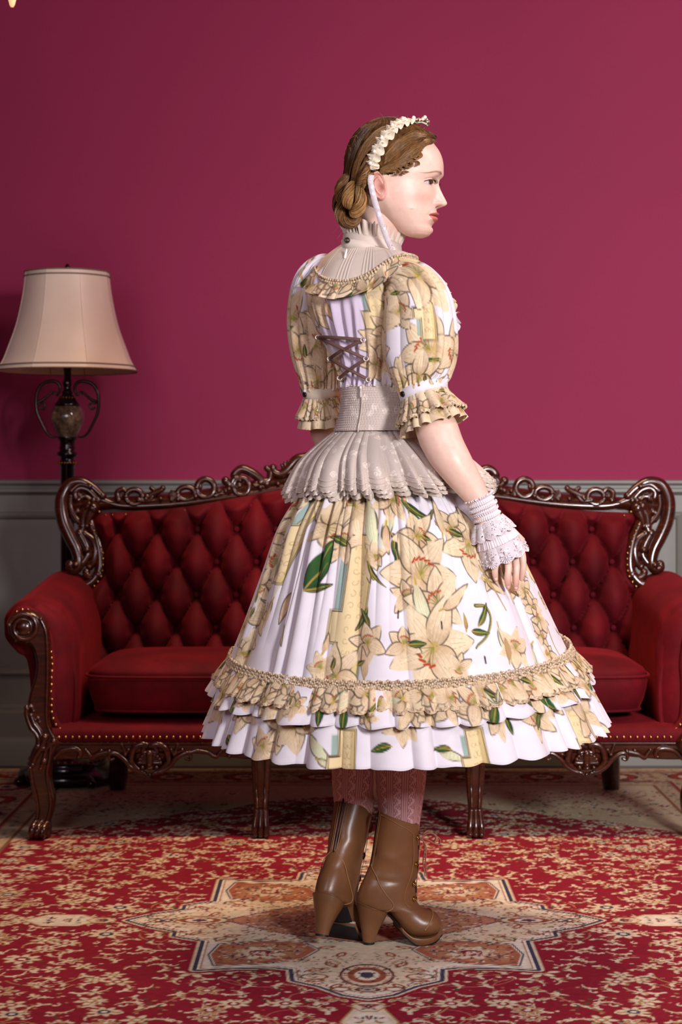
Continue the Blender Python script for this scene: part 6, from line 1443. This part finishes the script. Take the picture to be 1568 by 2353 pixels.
    # heel counter seam, topline, front placket seam
    for sg in (-1, 1):
        seam('stitching', [(float(i_), np.pi+sg*float(interp([33, 40, 47, 53, 61, 70, 79, 86], [0, .75, 1.1, 1.35, 1.6, 1.55, 1.1, .4], i_))) for i_ in np.linspace(33, 86, 40)], .0011, ST)
        seam('stitching', [(2+8*t**2, np.pi+sg*(.35+1.8*t)) for t in np.linspace(0, 1, 10)]+[(12+62*t, np.pi+sg*(2.15+.12*math.sin(6*t))) for t in np.linspace(0, 1, 14)], .0006, ST)
        for j, i in enumerate((12, 29, 46, 62)):
            th_e = sg*.60; c_ = surf(i, np.float64(th_e), .0015); n_ = norm(surf(i, np.float64(th_e), .01)-surf(i, np.float64(th_e), 0)); e1 = norm(np.cross(n_, (0, .3, 1.))); e2 = np.cross(n_, e1); a = np.linspace(0, 2*np.pi, 15)
            M = MB(); M.tube(c_+.0044*(np.cos(a)[:, None]*e1+np.sin(a)[:, None]*e2), .0019, 6, cap=False); bd(M, 'eyelet', BR, up)
    seam('toe_cap_trim', [(118, t) for t in np.linspace(-1.75, 1.75, 26)], .0014, ST)
    # ribbon laces across the front and a bow
    es = [(12, .42), (29, .42), (46, .42), (62, .42)]
    for j in range(3):
        for sg in (-1, 1):
            a = surf(es[j][0], np.float64(sg*.42), .003); b = surf(es[j+1][0], np.float64(-sg*.42), .003); m_ = (a+b)/2+(.004, 0, 0); M = MB(); ribbon(M, crom([a, m_, b], 6), .0038, norm(np.cross(b-a, (1, 0, 0)))); bd(M, 'lace', PL, up)
    k0 = surf(12, np.float64(0), .006); M = MB()
    for sg in (-1, 1):
        q = crom([k0, k0+(.018, sg*.012, .010), k0+(.036, sg*.018, -.002), k0+(.034, sg*.016, -.014), k0+(.014, sg*.008, -.006), k0], 8); ribbon(M, q, .0052, norm(np.cross(np.gradient(q, axis=0), (0, 0, 1.))+(0, 1e-3, 0)) if False else (0, 1., 0))
        q = crom([k0, k0+(.010, sg*.006, -.020), k0+(.008, sg*.010, -.055), k0+(.012, sg*.008, -.085)], 8); ribbon(M, q, .0030, (0, 1., 0))
    M.ball(k0, .005, 10, 6); bd(M, 'bow', PL, up)
    # platform sole with brown cover, black tread
    ip = [i for i in range(150) if tt[i] > 11.6]; bp = np.array([B[i] for i in ip]); wp = np.array([W_[i] for i in ip])
    fw = np.linspace(bp[0, 0], pt(1017, 0)[0]+.002, 40); wz = np.interp(fw, bp[:, 0], wp)*np.sqrt(np.clip(1-np.clip((fw-pt(985, 0)[0])/(fw[-1]-pt(985, 0)[0]), 0, .995)**2.2, 0, 1)); zt = np.interp(fw, bp[:, 0], bp[:, 2])
    zb = np.maximum(zt-.016, 0)*0+interp([fw[0], fw[0]+.03, pt(985, 0)[0], fw[-1]], [zt[0]-.005, .0035, .0035, .012], fw)
    def slab(ztop, zbot, grow, mat, name):
        rows = []
        for f in (0., .33, .66, 1.): rows.append(np.concatenate([np.stack([fw, wz*(1+grow*math.sin(math.pi*min(f+.15, 1))), ztop*(1-f)+zbot*f], 1), np.stack([fw[::-1], -wz[::-1]*(1+grow*math.sin(math.pi*min(f+.15, 1))), (ztop*(1-f)+zbot*f)[::-1]], 1)]))
        M = MB(); R_ = np.array(rows); M.grid(R_, cv=True); n = 80; idx = np.arange(40); 
        for row, fl in ((0, 1), (3, 0)): M.add(R_[row], np.stack([idx[:-1], idx[1:], 79-idx[1:], 79-idx[:-1]], 1)[:, ::(1 if fl else -1)])
        return bd(M, name, mat)
    slab(zt+.004, zb, .06, LE, 'platform'); slab(zb+.0002, np.maximum(zb-.0035, 0), .02, BK, 'sole')
    # arch underside
    ia = [i for i in range(150) if 10.0 < tt[i] < 12.4]; M = MB(); rows = [np.stack([np.full(9, B[i, 0]), np.linspace(-.86, .86, 9)*W_[i], B[i, 2]+(np.linspace(-.86, .86, 9)**2)*.008-.0035], 1) for i in ia]; M.grid(np.array(rows), flip=True); M.grid(np.array(rows)); bd(M, 'arch_sole', BK)
    # heel: tapered, flat breast, black tip
    hs = [((824, 2082), (889, 2106), .033), ((825, 2094), (884, 2118), .030), ((828, 2115), (877, 2132), .0245), ((832, 2140), (870, 2148), .019), ((835, 2160), (865, 2163), .0155), ((837, 2173), (862, 2174), .0140)]
    th2 = np.linspace(0, 2*np.pi, 48, endpoint=False); rows = []
    for b_, f_, w2 in hs:
        b_, f_ = pt(*b_), pt(*f_); m_ = (b_+f_)/2; h = (f_-b_)/2; cc = np.cos(th2); rows.append(m_+h*np.clip(cc, -1, .80)[:, None]/1.0*np.where(cc > 0, 1.25, 1.)[:, None]+np.array((0, 1., 0))*(w2*np.sin(th2))[:, None])
    rows = np.array(rows); R2 = np.stack([np.stack([interp(np.arange(6), rows[:, j, i], np.linspace(0, 5, 26)) for i in range(3)], 1) for j in range(48)], 1); M = MB(); M.grid(R2, cv=True, flip=True); M.add(R2[-1], [tuple(range(48))]); hl = bd(M, 'heel', LE)
    M = MB(); e = R2[-1]; e2 = e.copy(); e2[:, 2] = 0; M.grid(np.array([e*1.0, e2]), cv=True, flip=True); M.add(e2, [tuple(range(48))]); bd(M, 'heel_tip', BK, hl)
    M = MB(); M.tube(np.vstack([R2[0], R2[0][:1]]), .0010, 6, cap=False); bd(M, 'heel_seam', LE, hl)
    return root
def thing_part(name, parent):
    o = bpy.data.objects.new(name, None); C.objects.link(o); o.parent = parent; o.empty_display_size = .05; o.location = parent.location; o.matrix_parent_inverse = Matrix.Translation(-parent.location); return o
def fix_inverse(root):
    pass
b1 = boot(np.array([at(940, 0, 3.965)[0], 3.965, .0105]), math.radians(12), 0., 1)
b2 = boot(np.array([at(786, 0, 3.985)[0], 3.985, .0105]), math.radians(60), math.radians(15), -1, 1.09)
# ------------------------------------------------------------------ hair, headband, ribbons
def hair_mat():
    m = NT('dark_blonde_hair'); m.set(Roughness=.33); m.b.inputs['Specular IOR Level'].default_value = .5
    n = m.noise(160, 3); m.l(m.mix(m.attr(), m.ramp(n, [(.3, (.62,)*3), (.7, (1, 1, 1))]), 1., 'MULTIPLY'), m.b.inputs['Base Color']); return m.m
HM = hair_mat(); HM2 = simple('hair_base', (0, 0, 0), .9, spec=.05, attr=True, var=.3, scale=120)
HC = [np.array(hx(h)) for h in ('3c2516', '5a3b22', '7a5430', '9a7040', 'b98d55', 'cfa76c')]
HR = np.random.RandomState(12)
def hcol(b): """b 0 dark .. 1 golden"""; t = np.clip(b+HR.normal(0, .13), 0, .999)*5; i = int(t); return HC[i]*(1-(t-i))+HC[min(i+1, 5)]*(t-i)
HP = np.array([(1002, 316), (992, 334), (974, 346), (968, 360), (957, 378), (940, 394), (918, 408), (892, 416), (868, 408), (852, 420), (847, 452), (838, 484), (822, 514), (800, 528), (740, 520), (740, 240), (1010, 240)], float)
def in_poly(x, y, P):
    ins = np.zeros(x.shape, bool); dm = np.full(x.shape, 1e9)
    for k in range(len(P)):
        a, b = P[k], P[(k+1) % len(P)]; cr = ((a[1] > y) != (b[1] > y)) & (x < (b[0]-a[0])*(y-a[1])/((b[1]-a[1]) if abs(b[1]-a[1]) > 1e-9 else 1e-9)+a[0]); ins ^= cr
        ab = b-a; t = np.clip(((x-a[0])*ab[0]+(y-a[1])*ab[1])/(ab@ab), 0, 1); dm = np.minimum(dm, np.hypot(x-a[0]-t*ab[0], y-a[1]-t*ab[1]))
    return np.where(ins, dm, -dm)
def hair_cap():
    zs = np.linspace(hzp(524), _z[-1]-.0003, 120); ph = np.linspace(-np.pi, np.pi, 160, endpoint=False); Z, PH = np.meshgrid(zs, ph, indexing='ij')
    A, L, Zz = head_surf(Z, PH); X = 915+(A*math.cos(PSI)-np.abs(L)*math.sin(PSI))/KH; Y = 420-Zz/KH; d = in_poly(X, Y, HP)
    off = np.where(d > 0, .0012+.0050*sm(0, 16, d), -.006); off += .0016*np.sin(PH*46+Zz*160)*sm(4, 14, d)
    A, L, Zz = head_surf(Z, PH, off); P = head_world(A, L, Zz+.004*sm(40, 110, Z/.001)*(d > 0))
    n = vnoise(PH*9, Z*90, 1.0, 2)[..., None]; col = HC[0]*(1-n)+HC[2]*n; col = col*(1-.0)
    M = MB(); M.grid(P, cv=True, col=col); top = P[-1]; M.add(top, [tuple(range(len(ph)))], col=HC[1]); return M.build('hair', HM2, woman, useattr=True)
HAIR = hair_cap()
def bundle(M, paths, n, r, off, bright, jit=2.0, wave=0., k=3, ns=3, mirror_far=False):
    """n strands spread between the first and last path (photo px); off: height above the head shell"""
    paths = [np.asarray(p, float) for p in paths]
    L = [np.stack([np.interp(np.linspace(0, 1, 9), np.linspace(0, 1, len(p)), p[:, i]) for i in (0, 1)], 1) for p in [crom(p, 6) for p in paths]]
    for j in range(n):
        s = HR.rand()*(len(L)-1); i = min(int(s), len(L)-2) if len(L) > 1 else 0; f = s-i
        q = L[i]*(1-f)+L[min(i+1, len(L)-1)]*f; q = q+HR.normal(0, jit, q.shape)*np.array([.2, .6, .9, 1, 1, 1, .9, .6, .3])[:, None]*.5+HR.normal(0, jit*.5, 2)
        if wave: ph = HR.rand()*6.3; t = np.linspace(0, 1, 9); nrm = norm(np.stack([-np.gradient(q[:, 1]), np.gradient(q[:, 0])], 1)); q = q+nrm*(wave*np.sin(t*11+ph))[:, None]
        o = off+HR.uniform(-.0015, .0022)+.0015*np.sin(np.linspace(0, np.pi, 9)); P = lift(q[:, 0], q[:, 1], o); P = crom(P, ns); t = np.linspace(0, 1, len(P)); c0 = hcol(bright if np.isscalar(bright) else bright[0]); c1 = hcol(bright if np.isscalar(bright) else bright[1])
        col = c0*(1-t[:, None])+c1*t[:, None]; rr = r*HR.uniform(.6, 1.3)*np.clip(np.minimum(t, 1-t)*9+.3, 0, 1); M.tube(P, rr, k, col=col)
M = MB()
# crown, swept back from the band to the knot
bundle(M, [[(952, 280), (905, 270), (862, 274), (828, 300), (808, 335), (796, 375), (788, 415), (782, 440)], [(938, 288), (895, 280), (850, 290), (818, 322), (804, 360), (797, 400), (792, 432)], [(920, 300), (880, 292), (845, 310), (822, 345), (810, 380), (802, 410), (800, 436)]], 360, .0006, .0072, (.05, .22), 2.0)
bundle(M, [[(925, 296), (892, 298), (862, 312), (836, 340), (820, 372), (810, 405), (806, 430)], [(900, 320), (872, 322), (848, 340), (830, 366), (818, 396), (812, 426)], [(884, 345), (862, 348), (842, 364), (828, 386), (820, 410), (818, 430)]], 280, .0006, .0085, (.55, .4), 1.9)
bundle(M, [[(868, 372), (850, 372), (836, 384), (826, 404), (820, 430)], [(860, 392), (848, 398), (838, 410), (832, 430), (828, 450)]], 150, .0005, .0090, (.45, .45), 1.9)
# in front of the band: parting swept down and back in waves to the ear
bundle(M, [[(1002, 316), (985, 308), (962, 312), (930, 326), (905, 345), (886, 366)], [(1001, 322), (980, 322), (955, 332), (926, 350), (902, 372), (882, 392)]], 250, .0006, .0066, (.2, .55), 2.6)
bundle(M, [[(1000, 326), (980, 332), (960, 345), (935, 364), (906, 386), (876, 402)], [(994, 334), (976, 344), (964, 360), (944, 380), (914, 398), (880, 408)]], 260, .00055, .0070, (.35, .68), 2.2, wave=1.6)
bundle(M, [[(940, 372), (918, 384), (896, 394), (874, 402)], [(930, 392), (908, 402), (888, 410), (872, 412)]], 170, .0005, .0095, (.5, .6), 2.2, wave=2.2)
# nape
bundle(M, [[(846, 425), (842, 450), (832, 480), (815, 505)], [(836, 430), (828, 460), (815, 490), (800, 515)], [(810, 430), (798, 460), (790, 490), (790, 515)]], 180, .0005, .006, (.2, .3), 1.9)
M.build('hair_strands', HM, HAIR, useattr=True, kind='stuff')
def curl(M, c, r0, turns, adv, rw, b, Yo=.0, ph=0., n=5):
    for j in range(n):
        t = np.linspace(0, 1, 25); a = ph+turns*2*np.pi*t; rr = r0*(1-.35*t); px = c[0]+adv[0]*t+rr*np.cos(a)+HR.normal(0, 1.8); py = c[1]+adv[1]*t+rr*.85*np.sin(a)+HR.normal(0, .5)
        P = lift(px[::3], py[::3], .0085+.002*j/n+.003*np.sin(a[::3])); P = crom(P, 3); tt = np.linspace(0, 1, len(P)); M.tube(P, rw*np.clip((1-tt)*4+.25, 0, 1), 3, col=hcol(b))
M = MB()
for c, r, tn, ad, ph in (((958, 372), 9, 1.1, (-6, 4), 4.5), ((950, 388), 8, 1.1, (4, 3), 2.5), ((936, 392), 8, 1.3, (-2, 6), 5.2), ((922, 398), 7, 1.2, (5, 4), 1.), ((912, 408), 7, 1.2, (-3, 5), 3.6), ((900, 404), 8, 1.4, (-4, 3), .5), ((926, 410), 6, .9, (5, 2), 1.6), ((888, 404), 8, 1.3, (-6, 0), 2.2), ((946, 372), 7, 1.2, (-3, 3), 0.)): curl(M, c, r, tn*.75, ad, .0006, .55, ph=ph, n=26)
M.build('curls', HM, HAIR, useattr=True, kind='stuff')
def roll(M, pts, R, nst, twist, b):
    q = crom(pts, 8); m = len(q); t = np.linspace(0, 1, m); env = np.clip(np.sin(np.pi*np.clip(t*.92+.04, 0, 1))**.5, .25, 1)
    M.tube(q, R*.80*env, 12, col=HC[1])
    T = norm(np.gradient(q, axis=0)); ref = np.array((0, 1., .2)); u = norm(ref-T*(T@ref)[:, None]); v = np.cross(T, u)
    nst *= 3
    for j in range(nst):
        a = 2*np.pi*j/nst+twist*2*np.pi*t+HR.normal(0, .08); r = R*env*HR.uniform(.82, 1.02); P = q+r[:, None]*(np.cos(a)[:, None]*u+np.sin(a)[:, None]*v)
        hl = .5+.5*np.sin(t*np.pi*HR.uniform(.9, 1.2)); base = hcol(b); col = base*(.55+.75*hl[:, None]); M.tube(P, R*.065*HR.uniform(.7, 1.3)*env, 3, col=np.clip(col, 0, 1))  # highlight painted into the strand colour, brightest mid-length
rolls = [([at(846, 380, 3.885), at(842, 398, 3.878), at(832, 415, 3.880), at(820, 432, 3.885)], .0088, 16, .9, .55), ([at(858, 398, 3.882), at(850, 408, 3.877), at(838, 418, 3.876), at(832, 436, 3.88)], .0070, 14, 1.1, .6),
         ([at(800, 400, 3.925), at(786, 425, 3.935), at(783, 452, 3.94), at(792, 468, 3.93)], .0125, 24, .6, .42), ([at(812, 418, 3.895), at(803, 440, 3.888), at(799, 462, 3.890), at(806, 480, 3.90)], .0125, 26, .5, .75),
         ([at(824, 425, 3.885), at(829, 450, 3.880), at(828, 472, 3.884), at(816, 490, 3.892), at(806, 486, 3.90)], .0125, 26, .6, .68), ([at(783, 462, 3.93), at(781, 488, 3.925), at(792, 508, 3.915), at(812, 512, 3.905), at(828, 496, 3.90)], .0125, 26, .7, .40),
         ([at(790, 430, 3.955), at(784, 470, 3.96), at(794, 500, 3.955)], .018, 28, .4, .2), ([at(836, 440, 3.888), at(840, 462, 3.888), at(834, 484, 3.892)], .0075, 14, .6, .4)]
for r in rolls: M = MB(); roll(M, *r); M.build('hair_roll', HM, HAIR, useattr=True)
M = MB()
for j in range(60):      # stray hairs
    if j < 34: a = HR.uniform(3.3, 5.6); c = np.array((905, 380.)); s0 = c+np.array((108*math.cos(a), 108*math.sin(a)))
    else: s0 = np.array((HR.uniform(775, 800), HR.uniform(440, 530)))
    d = norm(s0-np.array((880, 400)))+HR.normal(0, .5, 2); q = [s0-d*4, s0+d*3+HR.normal(0, 2, 2), s0+d*7+HR.normal(0, 5, 2)+(0, 5)]; Yy = HR.uniform(3.9, 3.99); P = crom([at(*p, Yy) for p in q], 5); M.tube(P, np.linspace(.00035, .00012, len(P)), 3, col=HC[3])
for j in range(26):
    s0 = np.array((HR.uniform(838, 852), HR.uniform(455, 500))); q = [s0, s0+HR.normal(0, 3, 2)+(-10, 8), s0+HR.normal(0, 5, 2)+(-22, 22)]; P = crom(lift(*np.array(q).T, .004), 5); M.tube(P, np.linspace(.0004, .00015, len(P)), 3, col=HC[3])
M.build('loose_hairs', HM, HAIR, useattr=True, kind='stuff')

def headband():
    IV = NT('ivory_satin'); IV.set(Roughness=.42, Base_Color=hx('eadfc6')); IV.b.inputs['Sheen Weight'].default_value = .3; nf = IV.noise(60, 2); IV.l(IV.ramp(nf, [(.3, hx('e2d4b6')), (.7, hx('f0e8d4'))]), IV.b.inputs['Base Color']); IV = IV.m
    PR = simple('pearl', hx('f2e8dc'), .12, coat=1.)
    px = [(856, 404), (857, 394), (862, 378), (870, 358), (882, 338), (898, 316), (915, 301), (932, 291), (950, 284), (968, 282), (982, 288)]
    q = crom(px, 26); P = lift(q[:, 0], q[:, 1], .0085); n = len(P)
    # carry on over the far side of the head
    ctr = HO+HU*.02; N_ = norm(P-ctr); T = norm(np.gradient(P, axis=0)); S = norm(np.cross(N_, T)); s = np.arange(n)
    root = thing_part('headband', woman)
    M = MB(); ribbon(M, P, .006, S, .0015); M.build('band', IV, root)
    rows = []
    for v in np.linspace(-1, 1, 25):
        w = .0160*abs(v); side = np.sign(v); ph = s*.33+1.3*np.sin(s*.045)+(0 if v < 0 else 1.7); amp = abs(v)**1.2
        bul = .0058*(1-abs(v))**.7
        rows.append(P+S*(side*w*(1+.12*np.sin(s*.13+side)))[:, None]+N_*(.0035+bul+.0042*amp*np.sin(ph)+.002*amp)[:, None]+T*(.0016*amp*np.cos(ph))[:, None])
    M = MB(); M.grid(np.array(rows)); M.build('ruffle', IV, root)
    rows = []
    for v in np.linspace(-1, 1, 17):
        ph = s*.42+2.1*np.sin(s*.06)+(2 if v < 0 else .4); amp = abs(v)**1.1; rows.append(P+S*(.0085*v)*1.0+N_*(.0075+.0045*amp*np.sin(ph))[:, None]+T*(.0012*amp*np.cos(ph))[:, None])
    M = MB(); M.grid(np.array(rows)); M.build('ruffle', IV, root)
    for i in np.linspace(.12, .92, 7): k = int(i*(n-1)); M = MB(); M.ball(P[k]+N_[k]*.0125, .0042, 16, 10); M.build('pearl', PR, root)
    WL = bpy.data.materials['white_cotton_lace']
    q = crom([(854, 402), (852, 418), (858, 448), (869, 488), (880, 522), (893, 556), (908, 584)], 14); Y = np.interp(np.arange(len(q)), [0, 30, 50, 70, len(q)-1], [3.868, 3.862, 3.872, 3.888, 3.912]); P2 = np.array([at(a, b, y) for (a, b), y in zip(q, Y)])
    M = MB(); T2 = norm(np.gradient(P2, axis=0)); ribbon(M, P2, .0058+.0002*np.sin(np.arange(len(q))*1.3), norm(np.cross(T2, (0, 1., 0))), .0005); M.build('lace_ribbon', WL, root)
    q = crom([(929, 520), (927, 540), (920, 556), (908, 584)], 10); P2 = np.array([at(a, b, y) for (a, b), y in zip(q, np.linspace(4.02, 3.95, len(q)))]); M = MB(); ribbon(M, P2, .0055, norm(np.cross(norm(np.gradient(P2, axis=0)), (0, 1., 0))), .0005); M.build('lace_ribbon', WL, root)
headband()
